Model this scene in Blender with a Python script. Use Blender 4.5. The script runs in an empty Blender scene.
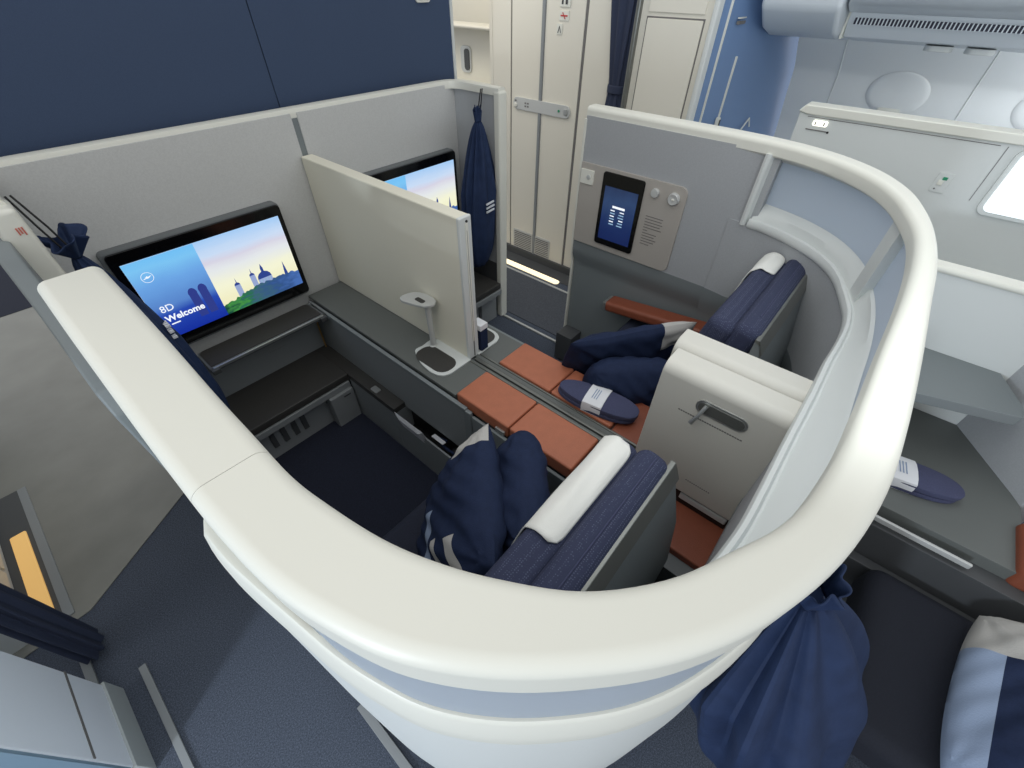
import bpy, bmesh, math, random
from mathutils import Vector, Matrix, Euler
random.seed(7)
PI = math.pi
S = bpy.context.scene
COL = S.collection

# ---------------------------------------------------------------- materials
def srgb(r, g, b):
    def f(c):
        c /= 255.0
        return c/12.92 if c <= .04045 else ((c+.055)/1.055)**2.4
    return (f(r), f(g), f(b), 1)

MATS = {}
def mat(name, rgb, rough=.5, metal=0, noise=None, bump=None, emit=None, spec=.5, alpha=None, sheen=0, coat=0):
    """noise=(scale, amount) tone variation; bump=(scale, strength); all procedural"""
    m = bpy.data.materials.new(name); m.use_nodes = True
    nt = m.node_tree; b = nt.nodes['Principled BSDF']
    col = srgb(*rgb)
    b.inputs['Base Color'].default_value = col
    b.inputs['Roughness'].default_value = rough
    b.inputs['Metallic'].default_value = metal
    b.inputs['Specular IOR Level'].default_value = spec
    if sheen: b.inputs['Sheen Weight'].default_value = sheen
    if coat: b.inputs['Coat Weight'].default_value = coat
    if alpha is not None: b.inputs['Alpha'].default_value = alpha
    if emit:
        b.inputs['Emission Color'].default_value = srgb(*emit[0]); b.inputs['Emission Strength'].default_value = emit[1]
    tc = nt.nodes.new('ShaderNodeTexCoord')
    if noise:
        n = nt.nodes.new('ShaderNodeTexNoise'); n.inputs['Scale'].default_value = noise[0]; n.inputs['Detail'].default_value = 4
        nt.links.new(tc.outputs['Object'], n.inputs['Vector'])
        r = nt.nodes.new('ShaderNodeValToRGB')
        a = noise[1]
        r.color_ramp.elements[0].position = .3; r.color_ramp.elements[1].position = .7
        r.color_ramp.elements[0].color = tuple(max(0, c*(1-a)) for c in col[:3])+(1,)
        r.color_ramp.elements[1].color = tuple(min(1, c*(1+a)) for c in col[:3])+(1,)
        nt.links.new(n.outputs['Fac'], r.inputs['Fac']); nt.links.new(r.outputs['Color'], b.inputs['Base Color'])
    if bump:
        n2 = nt.nodes.new('ShaderNodeTexNoise'); n2.inputs['Scale'].default_value = bump[0]; n2.inputs['Detail'].default_value = 3
        nt.links.new(tc.outputs['Object'], n2.inputs['Vector'])
        bp = nt.nodes.new('ShaderNodeBump'); bp.inputs['Strength'].default_value = bump[1]; bp.inputs['Distance'].default_value = .002
        nt.links.new(n2.outputs['Fac'], bp.inputs['Height']); nt.links.new(bp.outputs['Normal'], b.inputs['Normal'])
    MATS[name] = m
    return m

W   = mat('white_plastic', (222, 222, 212), .42, bump=(900, .05))
W2  = mat('pale_grey_plastic', (208, 212, 210), .45, bump=(900, .05))
CREAM = mat('cream_laminate', (224, 220, 207), .5)
BEIGE = mat('cream_divider', (226, 223, 206), .75, bump=(700, .05))
BINW = mat('putty_white', (202, 200, 191), .45, bump=(700, .05))
GREYF = mat('grey_fabric', (198, 199, 197), .85, noise=(220, .05), bump=(500, .3))
GREYR = mat('grey_fabric_dark', (164, 167, 170), .85, noise=(220, .05), bump=(500, .3))
TEAL = mat('slate_grey', (122, 129, 131), .5, bump=(600, .1))
TEALD = mat('slate_grey_dark', (102, 106, 108), .5, bump=(600, .1))
CONS = mat('console_grey', (98, 102, 100), .5, bump=(800, .15))
BLACK = mat('black_plastic', (22, 22, 23), .45)
DARKG = mat('dark_grey', (72, 74, 76), .55)
CHAR = mat('charcoal_leather', (58, 57, 55), .5, bump=(500, .2))
BEZ = mat('gloss_black', (10, 10, 11), .12)
SILV = mat('satin_silver', (190, 192, 190), .3, metal=.8)
SILVP = mat('silver_paint', (196, 198, 196), .4, metal=.2)
RAIL = mat('rail_aluminium', (120, 122, 118), .35, metal=.6)
ORNG = mat('cognac_leather', (176, 106, 78), .5, noise=(30, .05), bump=(450, .35))
ORND = mat('cognac_leather_deep', (134, 72, 50), .5, noise=(30, .05), bump=(450, .35))
NAVY = mat('navy_fabric', (32, 43, 70), .8, noise=(60, .1), bump=(300, .3), spec=.2)
NAVYB = mat('navy_bag_cloth', (36, 50, 80), .7, noise=(25, .12), bump=(120, .3), spec=.2)
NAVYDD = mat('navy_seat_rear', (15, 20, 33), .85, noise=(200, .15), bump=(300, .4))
NAVYD = mat('navy_seat_dark', (30, 36, 54), .85, noise=(200, .15), bump=(300, .4))
SLIP = mat('slipper_felt', (66, 70, 98), .95, noise=(300, .12), bump=(500, .5))
GREYP = mat('pillow_grey', (178, 176, 172), .8, bump=(300, .3))
SKYP = mat('pillow_sky_blue', (140, 156, 182), .8, bump=(300, .3))
COVER = mat('headrest_paper', (232, 232, 226), .8, bump=(300, .25))
PAPER = mat('paper', (222, 224, 228), .7)
INKG = mat('grey_ink', (112, 110, 108), .7)
INKR = mat('red_ink', (196, 110, 96), .7)
INKD = mat('dark_ink', (60, 62, 66), .7)
GREEN = mat('green_mark', (30, 140, 100), .5)
REDM = mat('red_mark', (190, 50, 50), .5)
PRINTW = mat('white_print', (222, 226, 232), .7)
BULK = mat('navy_bulkhead', (54, 71, 99), .75, noise=(240, .05), bump=(600, .25))
CURT = mat('curtain_navy', (46, 54, 76), .9, bump=(200, .4))
PANELW = mat('taupe_panel', (172, 167, 160), .4)
LINER = mat('cabin_liner', (228, 232, 232), .5)
BINB = mat('overhead_bin', (210, 217, 222), .4)
VENT = mat('vent_dark', (38, 40, 60), .6)
BLUEW = mat('blue_partition', (104, 132, 172), .45)
BRASS = mat('brass', (168, 136, 80), .4, metal=.5)
WARM = mat('floor_light_warm', (250, 235, 200), .5, emit=((255, 236, 196), 1.0))
WARMO = mat('floor_light_amber', (220, 180, 110), .5, emit=((250, 196, 116), .38))
LAMPW = mat('lit_emblem', (250, 248, 235), .5, emit=((255, 252, 238), 1.0))
WINL = mat('backlit_pane_glow', (240, 246, 250), .3, emit=((240, 246, 250), .75))  # emission stands in for sunlight behind the frosted pane

def weave_mat():
    m = mat('navy_weave', (62, 66, 98), .85, bump=(400, .3)); nt = m.node_tree; b = nt.nodes['Principled BSDF']
    tc = nt.nodes.new('ShaderNodeTexCoord'); v = nt.nodes.new('ShaderNodeTexVoronoi')
    v.inputs['Scale'].default_value = 230; v.inputs['Randomness'].default_value = .3
    r = nt.nodes.new('ShaderNodeValToRGB'); r.color_ramp.elements[0].position = .18; r.color_ramp.elements[1].position = .34
    r.color_ramp.elements[0].color = srgb(84, 90, 114); r.color_ramp.elements[1].color = srgb(46, 52, 78)
    nt.links.new(tc.outputs['Object'], v.inputs['Vector']); nt.links.new(v.outputs['Distance'], r.inputs['Fac'])
    nt.links.new(r.outputs['Color'], b.inputs['Base Color']); return m
WEAVE = weave_mat()

def carpet_mat(name, c0, c1, scale=260):
    m = mat(name, c0, .95, bump=(400, .8)); nt = m.node_tree; b = nt.nodes['Principled BSDF']
    tc = nt.nodes.new('ShaderNodeTexCoord'); n = nt.nodes.new('ShaderNodeTexNoise')
    n.inputs['Scale'].default_value = scale; n.inputs['Detail'].default_value = 6; n.inputs['Roughness'].default_value = .8
    r = nt.nodes.new('ShaderNodeValToRGB'); r.color_ramp.elements[0].position = .4; r.color_ramp.elements[1].position = .64
    r.color_ramp.elements[0].color = srgb(*c0); r.color_ramp.elements[1].color = srgb(*c1)
    nt.links.new(tc.outputs['Object'], n.inputs['Vector']); nt.links.new(n.outputs['Fac'], r.inputs['Fac'])
    nt.links.new(r.outputs['Color'], b.inputs['Base Color']); return m
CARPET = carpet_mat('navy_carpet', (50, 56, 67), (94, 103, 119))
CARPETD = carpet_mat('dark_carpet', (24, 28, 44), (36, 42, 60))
VINYL = mat('galley_vinyl', (128, 128, 122), .38, noise=(5, .10), bump=(60, .05))

def frosted():
    m = bpy.data.materials.new('frosted_pane'); m.use_nodes = True; nt = m.node_tree
    b = nt.nodes['Principled BSDF']
    b.inputs['Base Color'].default_value = srgb(214, 222, 230); b.inputs['Roughness'].default_value = .35
    tr = nt.nodes.new('ShaderNodeBsdfTranslucent'); tr.inputs['Color'].default_value = srgb(206, 216, 228)
    tp = nt.nodes.new('ShaderNodeBsdfTransparent')
    m1 = nt.nodes.new('ShaderNodeMixShader'); m1.inputs[0].default_value = .5
    m2 = nt.nodes.new('ShaderNodeMixShader'); m2.inputs[0].default_value = .12
    nt.links.new(b.outputs[0], m1.inputs[1]); nt.links.new(tr.outputs[0], m1.inputs[2])
    nt.links.new(m1.outputs[0], m2.inputs[1]); nt.links.new(tp.outputs[0], m2.inputs[2])
    nt.links.new(m2.outputs[0], nt.nodes['Material Output'].inputs[0]); return m
FROST = frosted()
PAINTG = mat('painted_grey', (136, 140, 142), .45)
PANELG = mat('footwell_panel_lifted', (134, 139, 141), .5, bump=(600, .1))  # lighter copy of the slate grey, replacing fill light in the footwells

def emis(name, rgb, s=1.0):
    m = bpy.data.materials.new(name); m.use_nodes = True; nt = m.node_tree
    b = nt.nodes['Principled BSDF']; b.inputs['Base Color'].default_value = (.01, .01, .01, 1); b.inputs['Roughness'].default_value = .25
    b.inputs['Emission Color'].default_value = srgb(*rgb); b.inputs['Emission Strength'].default_value = s; return m

def grad_emis(name, stops, axis='Z', noisec=None, s=1.0):
    m = emis(name, (128, 128, 128), s); nt = m.node_tree; b = nt.nodes['Principled BSDF']
    tc = nt.nodes.new('ShaderNodeTexCoord'); sp = nt.nodes.new('ShaderNodeSeparateXYZ')
    nt.links.new(tc.outputs['Generated'], sp.inputs[0])
    r = nt.nodes.new('ShaderNodeValToRGB'); e = r.color_ramp.elements
    e[0].position, e[0].color = stops[0][0], srgb(*stops[0][1]); e[1].position, e[1].color = stops[-1][0], srgb(*stops[-1][1])
    for p, c in stops[1:-1]:
        q = e.new(p); q.color = srgb(*c)
    src = sp.outputs[axis]
    if noisec:
        mp = nt.nodes.new('ShaderNodeMapping'); mp.inputs['Scale'].default_value = noisec[0]
        n = nt.nodes.new('ShaderNodeTexNoise'); n.inputs['Scale'].default_value = 1; n.inputs['Detail'].default_value = 3
        nt.links.new(tc.outputs['Generated'], mp.inputs[0]); nt.links.new(mp.outputs[0], n.inputs['Vector'])
        ma = nt.nodes.new('ShaderNodeMath'); ma.operation = 'MULTIPLY_ADD'; ma.inputs[1].default_value = noisec[1]
        nt.links.new(n.outputs['Fac'], ma.inputs[0]); nt.links.new(src, ma.inputs[2])
        sb = nt.nodes.new('ShaderNodeMath'); sb.operation = 'SUBTRACT'; sb.inputs[1].default_value = noisec[1]*.5
        nt.links.new(ma.outputs[0], sb.inputs[0]); src = sb.outputs[0]
    nt.links.new(src, r.inputs['Fac']); nt.links.new(r.outputs['Color'], b.inputs['Emission Color']); return m

# ---------------------------------------------------------------- mesh helpers
def link(o, parent=None):
    COL.objects.link(o)
    if parent is not None: o.parent = parent
    return o

def empty(name, label, cat, loc=(0, 0, 0), group=None):
    o = bpy.data.objects.new(name, None); o.empty_display_size = .05; COL.objects.link(o)
    o.location = loc; o['label'] = label; o['category'] = cat
    if group: o['group'] = group
    return o

def tag(o, label, cat, group=None, kind=None):
    o['label'] = label; o['category'] = cat
    if group: o['group'] = group
    if kind: o['kind'] = kind
    return o

def struct(o, label=None, cat=None):
    o['kind'] = 'structure'
    if label: o['label'] = label
    if cat: o['category'] = cat
    return o

class MB:
    """collects geometry in world coordinates; build() makes ONE mesh object (relative to its parent's location)"""
    def __init__(s): s.bm = bmesh.new(); s.mats = []
    def mi(s, m):
        if m not in s.mats: s.mats.append(m)
        return s.mats.index(m)
    def _merge(s, b2, m):
        i = s.mi(m)
        for f in b2.faces: f.material_index = i; f.smooth = True
        me = bpy.data.meshes.new('t'); b2.to_mesh(me); b2.free(); s.bm.from_mesh(me); bpy.data.meshes.remove(me)
    def box(s, a, b, m, bev=.002, seg=2, M=None):
        b2 = bmesh.new(); bmesh.ops.create_cube(b2, size=1)
        a = Vector(a); b = Vector(b); c = (a+b)/2; d = b-a
        for v in b2.verts: v.co = Vector((v.co.x*d.x, v.co.y*d.y, v.co.z*d.z))+c
        bev = min(bev, .45*min(abs(d.x), abs(d.y), abs(d.z)))
        if bev > 0: bmesh.ops.bevel(b2, geom=list(b2.edges), offset=bev, segments=seg, affect='EDGES', profile=.5)
        if M is not None: bmesh.ops.transform(b2, matrix=M, verts=b2.verts)
        s._merge(b2, m); return s
    def prism(s, pts, axis, a, b, m, bev=0, seg=2, M=None):
        """polygon of 2-D points extruded along axis from a to b. axis x:(y,z)  y:(x,z)  z:(x,y)"""
        def P(p, t):
            return {'x': (t, p[0], p[1]), 'y': (p[0], t, p[1]), 'z': (p[0], p[1], t)}[axis]
        b2 = bmesh.new(); A = [b2.verts.new(P(p, a)) for p in pts]; B = [b2.verts.new(P(p, b)) for p in pts]
        n = len(pts); b2.faces.new(A); b2.faces.new(B[::-1])
        for i in range(n): b2.faces.new((A[i], B[i], B[(i+1) % n], A[(i+1) % n]))
        bmesh.ops.recalc_face_normals(b2, faces=b2.faces)
        if bev > 0:
            es = [e for e in b2.edges if (e.calc_face_angle(0) > .6)]
            bmesh.ops.bevel(b2, geom=es, offset=bev, segments=seg, affect='EDGES', profile=.5, clamp_overlap=True)
        if M is not None: bmesh.ops.transform(b2, matrix=M, verts=b2.verts)
        s._merge(b2, m); return s
    def loft(s, rings, m, closed=True, caps=True, cyc=False):
        """rings: list of point lists (same length). closed = each ring is a closed loop; cyc = rings wrap"""
        b2 = bmesh.new(); V = [[b2.verts.new(p) for p in r] for r in rings]; n = len(rings[0])
        R = len(V)
        for i in range(R if cyc else R-1):
            for j in range(n if closed else n-1):
                q = (V[i][j], V[i][(j+1) % n], V[(i+1) % R][(j+1) % n], V[(i+1) % R][j])
                try: b2.faces.new(q)
                except ValueError: pass
        if caps and closed and not cyc:
            b2.faces.new(V[0][::-1]); b2.faces.new(V[-1])
        bmesh.ops.recalc_face_normals(b2, faces=b2.faces)
        s._merge(b2, m); return s
    def tube(s, pts, r, m, n=10, caps=True):
        pts = [Vector(p) for p in pts]; rings = []
        rr = r if isinstance(r, (list, tuple)) else [r]*len(pts)
        up = Vector((0, 0, 1)); prev = None
        for i, p in enumerate(pts):
            t = (pts[min(i+1, len(pts)-1)]-pts[max(i-1, 0)]).normalized()
            if prev is None:
                a = t.cross(up if abs(t.z) < .9 else Vector((1, 0, 0))).normalized()
            else: a = (prev-t*prev.dot(t)).normalized()
            prev = a; b = t.cross(a)
            rings.append([p+(a*math.cos(2*PI*k/n)+b*math.sin(2*PI*k/n))*rr[i] for k in range(n)])
        return s.loft(rings, m, caps=caps)
    def lathe(s, prof, c, m, n=28, axis='z', M=None):
        """prof: (radius, height)"""
        rings = []
        for r, h in prof:
            r = max(r, 1e-4)
            ring = []
            for k in range(n):
                x, y = r*math.cos(2*PI*k/n), r*math.sin(2*PI*k/n)
                p = {'z': (x, y, h), 'x': (h, x, y), 'y': (x, h, y)}[axis]
                p = Vector(p)
                if M is not None: p = M @ p
                ring.append(p+Vector(c))
            rings.append(ring)
        return s.loft(rings, m)
    def face(s, pts, m):
        b2 = bmesh.new(); b2.faces.new([b2.verts.new(p) for p in pts]); s._merge(b2, m); return s
    def add_mesh(s, me, M, m):
        b2 = bmesh.new(); b2.from_mesh(me); bmesh.ops.transform(b2, matrix=M, verts=b2.verts); s._merge(b2, m); return s
    def build(s, name, parent=None, origin=None, wn=True):
        """origin: where the object's own origin sits (top-level single meshes)"""
        off = Vector((0, 0, 0))
        if parent is not None:
            off = parent.matrix_basis.translation.copy()
            q = parent.parent
            while q is not None: off += q.matrix_basis.translation; q = q.parent
        elif origin is not None: off = Vector(origin)
        if off.length: bmesh.ops.translate(s.bm, vec=-off, verts=s.bm.verts)
        me = bpy.data.meshes.new(name)
        s.bm.to_mesh(me); s.bm.free()
        for m in s.mats: me.materials.append(m)
        try: me.set_sharp_from_angle(angle=math.radians(38))
        except Exception: pass
        o = bpy.data.objects.new(name, me); link(o, parent)
        if wn:
            w_ = o.modifiers.new('weighted_normal', 'WEIGHTED_NORMAL'); w_.keep_sharp = True; w_.weight = 70
        if parent is None and origin is not None: o.location = origin
        return o

def rrect(x0, y0, x1, y1, r, n=6, rs=None):
    """rounded rectangle outline; rs = radii for corners (x1y1, x0y1, x0y0, x1y0)"""
    rs = rs or (r, r, r, r); out = []
    for (cx, cy, a0, rr) in ((x1, y1, 0, rs[0]), (x0, y1, 90, rs[1]), (x0, y0, 180, rs[2]), (x1, y0, 270, rs[3])):
        sx = -1 if cx == x1 else 1; sy = -1 if cy == y1 else 1
        if rr <= 0: out.append((cx, cy)); continue
        for k in range(n+1):
            a = math.radians(a0+90*k/n)
            out.append((cx+sx*rr+rr*math.cos(a), cy+sy*rr+rr*math.sin(a)))
    return out

def text_mesh(txt, size, bold=0.0):
    cu = bpy.data.curves.new('t', 'FONT'); cu.body = txt; cu.size = size; cu.extrude = .0004; cu.offset = bold
    cu.resolution_u = 3
    o = bpy.data.objects.new('t', cu); COL.objects.link(o)
    dg = bpy.context.evaluated_depsgraph_get(); dg.update()
    me = bpy.data.meshes.new_from_object(o.evaluated_get(dg))
    bpy.data.objects.remove(o); bpy.data.curves.remove(cu)
    return me

def catmull(P, n=6):
    P = [Vector(p) for p in P]; out = []
    for i in range(len(P)-1):
        p0 = P[max(i-1, 0)]; p1 = P[i]; p2 = P[i+1]; p3 = P[min(i+2, len(P)-1)]
        for k in range(n):
            t = k/n
            out.append(.5*((2*p1)+(-p0+p2)*t+(2*p0-5*p1+4*p2-p3)*t*t+(-p0+3*p1-3*p2+p3)*t**3))
    out.append(P[-1]); return out

# ================================================================ CAMERA
cam = bpy.data.cameras.new('camera'); co = bpy.data.objects.new('camera', cam); COL.objects.link(co)
cam.sensor_width = 36; cam.lens = 424.7/1024*36; cam.clip_start = .01
a, b, c = (math.radians(v) for v in (44.08, 49.72, .65))
fwd = Vector((math.sin(b)*math.cos(a), math.cos(b)*math.cos(a), -math.sin(a)))
r0 = Vector((math.cos(b), -math.sin(b), 0)); u0 = r0.cross(fwd)
r1 = r0*math.cos(c)+u0*math.sin(c); u1 = -r0*math.sin(c)+u0*math.cos(c)
co.matrix_world = Matrix(((r1.x, u1.x, -fwd.x, 0), (r1.y, u1.y, -fwd.y, 0), (r1.z, u1.z, -fwd.z, 1.6), (0, 0, 0, 1)))
S.camera = co

# ================================================================ SETTING
fl = MB(); fl.box((-3.2, -2.2, -.05), (4.6, 5.2, 0), CARPET, 0)
struct(fl.build('floor'), 'navy speckled cabin carpet', 'floor')
v = MB(); v.prism([(-.10, 1.72), (-.555, 1.43), (-3.2, 1.30), (-3.2, 5.2), (-.10, 5.2)], 'z', .0005, .004, VINYL)
struct(v.build('floor_galley'), 'grey galley vinyl floor ahead of the carpet', 'floor')
v = MB(); v.box((-3.2, 3.9, .001), (-.10, 5.2, .006), CARPETD, 0); struct(v.build('floor_far'), 'floor far ahead on the left, darkened as galley shadow', 'floor')  # dark sheet laid over the floor as the galley's shadow
v = MB(); v.prism([(1.76, 1.02), (2.19, 1.02), (2.19, 3.2), (1.76, 3.2)], 'z', .0005, .004, carpet_mat('grey_carpet', (66, 70, 78), (84, 88, 96), 120))
struct(v.build('floor_aisle'), 'grey carpet strip before the lavatory door', 'floor')
for i, (x, y0, y1, w) in enumerate(((-.497, .3, 1.11, .010), (-.612, 1.09, 1.27, .012), (-.103, -.2, .50, .012), (-.606, 1.46, 2.22, .014))):
    t = MB(); t.box((x-w, y0, .0), (x+w, y1, .008), PAINTG, .002)
    struct(t.build('trim_%d' % (i+1)), 'metal seat track strip in the floor', 'trim')
t = MB(); t.box((1.70, 1.0, 0), (1.715, 1.54, .012), SILVP, .003); struct(t.build('trim_5'), 'metal sill at the suite entrance', 'trim')
t = MB(); t.box((2.19, 1.0, 0), (2.205, 3.0, .010), SILVP, .003); struct(t.build('trim_6'), 'metal strip along the lavatory threshold', 'trim')

# front bulkhead (navy)
bk = MB()
for x0, x1 in ((-.07, .872), (.8745, 1.80)): bk.box((x0, 1.93, 0), (x1, 1.99, 2.3), BULK, .002)
bk.box((-.068, 1.935, 0), (1.798, 1.985, 2.29), BLACK, 0)
bk.box((1.80, 1.925, 0), (1.815, 1.995, 2.3), W2, .003)
struct(bk.build('wall_front'), 'navy fabric bulkhead with one vertical seam', 'wall')
pl = MB(); pl.prism(rrect(1.60, 1.503, 1.68, 1.56, .012), 'y', 1.921, 1.93, W, .002); pl.prism(rrect(1.612, 1.512, 1.668, 1.55, .006), 'y', 1.919, 1.922, PAPER)
o = pl.build('placard', origin=(1.64, 1.925, 1.53)); tag(o, 'small white placard fixed on the navy bulkhead', 'sign')

# lavatory wall on the right side of the aisle
LX = 2.42
lw = MB()
lw.box((LX, 1.03, 0), (LX+.05, 1.255, 2.3), CREAM, .003)
lw.box((LX, 1.40, 0), (LX+.05, 1.57, 2.3), CREAM, .003)
lw.box((LX, 2.09, 0), (LX+.05, 2.235, 2.3), CREAM, .003)
lw.box((LX+.005, 2.08, 0), (LX+.03, 2.092, 2.3), INKG, 0)
struct(lw.build('wall_lavatory'), 'cream lavatory monument wall beside the aisle', 'wall')
dr = empty('door_1', 'cream folding lavatory door with a grey occupied plate', 'door', (LX, 1.83, 0)); dr['kind'] = 'structure'
d1 = MB(); d1.box((LX-.004, 1.86, .03), (LX+.03, 2.078, 2.3), CREAM, .004); d1.build('door_leaf', dr)
d2 = MB(); d2.box((LX-.004, 1.585, .03), (LX+.03, 1.838, 2.3), CREAM, .004); d2.build('door_leaf', dr)
d3 = MB(); d3.box((LX-.012, 1.838, .0), (LX+.02, 1.860, 2.3), PAINTG, .006, 3); d3.box((LX+.0, 1.57, 0), (LX+.02, 1.586, 2.3), INKG, .002); d3.build('hinge_strip', dr)
d4 = MB(); d4.prism(rrect(1.622, .980, 2.055, 1.046, .032), 'x', LX-.014, LX-.003, SILVP, .003)
lat = d4.build('latch_plate', dr)
d5 = MB(); d5.lathe([(.013, 0), (.013, -.006), (.009, -.010)], (LX-.012, 2.035, 1.002), W, 18, 'x'); d5.build('knob', lat)
d5 = MB(); d5.prism(rrect(1.636, .998, 1.664, 1.03, .008), 'x', LX-.020, LX-.012, SILV, .003); d5.build('slider', lat)
d5 = MB(); d5.lathe([(.007, 0), (.007, -.004)], (LX-.013, 1.70, 1.013), GREEN, 14, 'x')
for k in range(4): d5.box((LX-.0155, 1.93+.02*(k % 2), 1.0+.016*(k//2)), (LX-.0135, 1.942+.02*(k % 2), 1.008+.016*(k//2)), INKG, 0)
d5.box((LX-.0155, 2.028, 1.022), (LX-.0135, 2.042, 1.030), INKG, 0); d5.build('mark', lat)
d6 = MB(); d6.prism(rrect(1.70, .06, 1.838, .20, .006), 'x', LX-.008, LX-.002, SILVP, .001)
d6.prism(rrect(1.862, .06, 2.045, .20, .006), 'x', LX-.008, LX-.002, SILVP, .001)
for k in range(9):
    d6.box((LX-.010, 1.71, .068+.014*k), (LX-.007, 1.83, .074+.014*k), INKG, 0); d6.box((LX-.010, 1.872, .068+.014*k), (LX-.007, 2.035, .074+.014*k), INKG, 0)
d6.build('vent_grille', dr)
st = MB()
st.box((LX-.010, 1.68, 1.475), (LX-.003, 1.745, 1.54), W, .001); st.box((LX-.012, 1.695, 1.485), (LX-.0095, 1.708, 1.52), INKD, 0); st.box((LX-.012, 1.722, 1.485), (LX-.0095, 1.732, 1.52), INKD, 0)
st.build('pictogram', dr)
st = MB(); st.box((LX-.008, 1.685, 1.420), (LX-.003, 1.745, 1.460), W, .001); st.box((LX-.010, 1.692, 1.437), (LX-.0075, 1.736, 1.443), REDM, 0)
st.tube([(LX-.010, 1.706, 1.427), (LX-.010, 1.724, 1.453)], .002, REDM, 6); st.build('no_smoking_sticker', dr)
st = MB(); st.box((LX-.008, 1.722, 1.362), (LX-.003, 1.757, 1.407), W, .001)
st.tube([(LX-.009, 1.748, 1.369), (LX-.009, 1.739, 1.397), (LX-.009, 1.730, 1.369)], .002, INKD, 6); st.build('sticker', dr)
kb = MB(); kb.box((LX-.02, 1.40, 0), (LX+.03, 2.16, .055), DARKG, .003); kb.box((LX-.14, 1.2, 0), (LX-.02, 3.0, .004), DARKG, 0)
struct(kb.build('baseboard_lavatory'), 'dark kick plate under the lavatory wall', 'trim')
# floor path light strips
ls = MB(); ls.prism(rrect(2.232, 1.49, 2.285, 3.0, .024), 'z', .004, .010, WARM, .002)
tag(ls.build('floor_light', origin=(2.26, 2.2, 0)), 'warm white floor light strip by the lavatory door', 'light')
# galley niche behind the bulkhead
gn = MB()
gn.box((2.60, 2.26, 0), (2.66, 3.3, 1.34), CREAM, .004)
gn.box((2.48, 2.15, 1.34), (2.66, 3.3, 1.36), CREAM, .012, 3)
gn.box((2.85, 2.15, 1.30), (2.9, 3.3, 2.3), CREAM, 0)
gn.box((2.45, 2.15, 1.02), (2.62, 3.3, 1.05), W, .008)
gn.box((LX, 2.235, 0), (2.9, 2.26, 2.3), CREAM, 0)
gn.prism(rrect(2.60, 1.09, 2.70, 1.24, .03), 'x', 2.590, 2.601, SILVP, .003)
gn.prism(rrect(2.612, 1.105, 2.66, 1.225, .02), 'x', 2.584, 2.591, DARKG, .002)
struct(gn.build('wall_galley'), 'cream galley niche behind the navy bulkhead', 'wall')
sm = MB(); sm.lathe([(.02, 0), (.022, -.03), (.012, -.04)], (2.85, 2.55, 1.46), SILV, 16, 'x'); sm.tube([(2.84, 2.62, 1.5), (2.84, 2.62, 1.40), (2.80, 2.60, 1.38)], .012, W2)
tag(sm.build('galley_fitting', origin=(2.84, 2.58, 1.4)), 'small white fitting in the cream galley niche', 'fitting')

# curtains
def curtain(cx, cy, z0, z1, ztie, label, scl=1.0):
    rt = empty('curtain', label, 'curtain', (cx, cy, 0), 'curtains tied back beside the lavatories')
    rings = []; N = 72
    for i in range(41):
        z = z0+(z1-z0)*i/40
        d = abs(z-ztie); wdt = scl*.040+scl*.050*min(1, max(0, d-.02)/.45)**.8
        ring = []
        for k in range(N):
            t = 2*PI*k/N; rr = 1+.16*math.cos(9*t+2*math.sin(z*3))
            ring.append((cx+.62*wdt*rr*math.cos(t), cy+wdt*rr*math.sin(t)+.02*(z-ztie)*(1 if z > ztie else 0), z))
        rings.append(ring)
    m = MB(); m.loft(rings, CURT); m.build('drape', rt)
    m = MB(); m.lathe([(.050, -.018), (.054, -.015), (.054, .015), (.050, .018)], (0, 0, 0), CURT, 24, M=Matrix.Diagonal((.72, 1, 1)))
    o = m.build('tieback'); o.parent = rt; o.location = (0, 0, ztie)
    return rt
curtain(LX-.0, 1.345, .02, 2.2, 1.16, 'dark navy curtain tied back between cream lavatory wall and door frame')
curtain(-.580, 1.280, .03, 1.7, 1.16, 'dark navy curtain hanging at the left edge of the photo', .62)
# frame panel right of the curtain
fp = empty('cabinet', 'tall cream cabinet with framed panel between curtain and blue doorway', 'cabinet', (LX, 1.1, 0))
m = MB(); m.box((LX-.02, .925, 0), (LX+.02, 1.27, 2.3), CREAM, .006)
m.box((LX-.045, 1.262, 0), (LX+.045, 1.285, 2.3), RAIL, .008); m.build('carcass', fp)
m = MB(); m.box((LX-.028, .955, .2), (LX-.018, 1.225, 1.455), CREAM, .004); m.box((LX-.028, .955, 1.475), (LX-.018, 1.225, 2.2), CREAM, .004)
m.box((LX-.0205, .949, .19), (LX-.0195, 1.231, 1.461), INKG, 0); m.build('panel', fp)
m = MB(); m.box((LX-.04, .898, 0), (LX+.02, .922, 2.3), W2, .008, 3); m.build('corner_profile', fp)
# blue doorway surface
bd = empty('partition', 'curved blue doorway partition with white trim lines beside the cabinet', 'partition', (2.9, .85, 0))
path = catmull([(2.44, .90, 0), (2.62, .86, 0), (2.85, .80, 0), (3.15, .765, 0), (3.6, .74, 0)], 8)
m = MB(); m.loft([[(p.x, p.y, 0), (p.x, p.y, 2.3), (p.x, p.y+.03, 2.3), (p.x, p.y+.03, 0)] for p in path], BLUEW); m.build('panel', bd)
for x, z0, z1 in ((2.50, 0, 2.3), (2.64, 0, 1.32)):
    q = min(path, key=lambda p: abs(p.x-x)); m = MB(); m.box((q.x-.004, q.y-.008, z0), (q.x+.004, q.y+.004, z1), W, .001); m.build('trim_line', bd)
m = MB(); m.box((2.62, .835, 1.0), (2.645, .856, 1.07), W, .006); m.box((2.625, .832, 1.015), (2.638, .837, 1.06), BLACK, .002); m.build('handle', bd)
m = MB(); m.tube([(2.86, .78, .985), (2.93, .775, 1.03), (2.96, .77, .985)], .004, W, 6); m.build('hook', bd)
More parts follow.
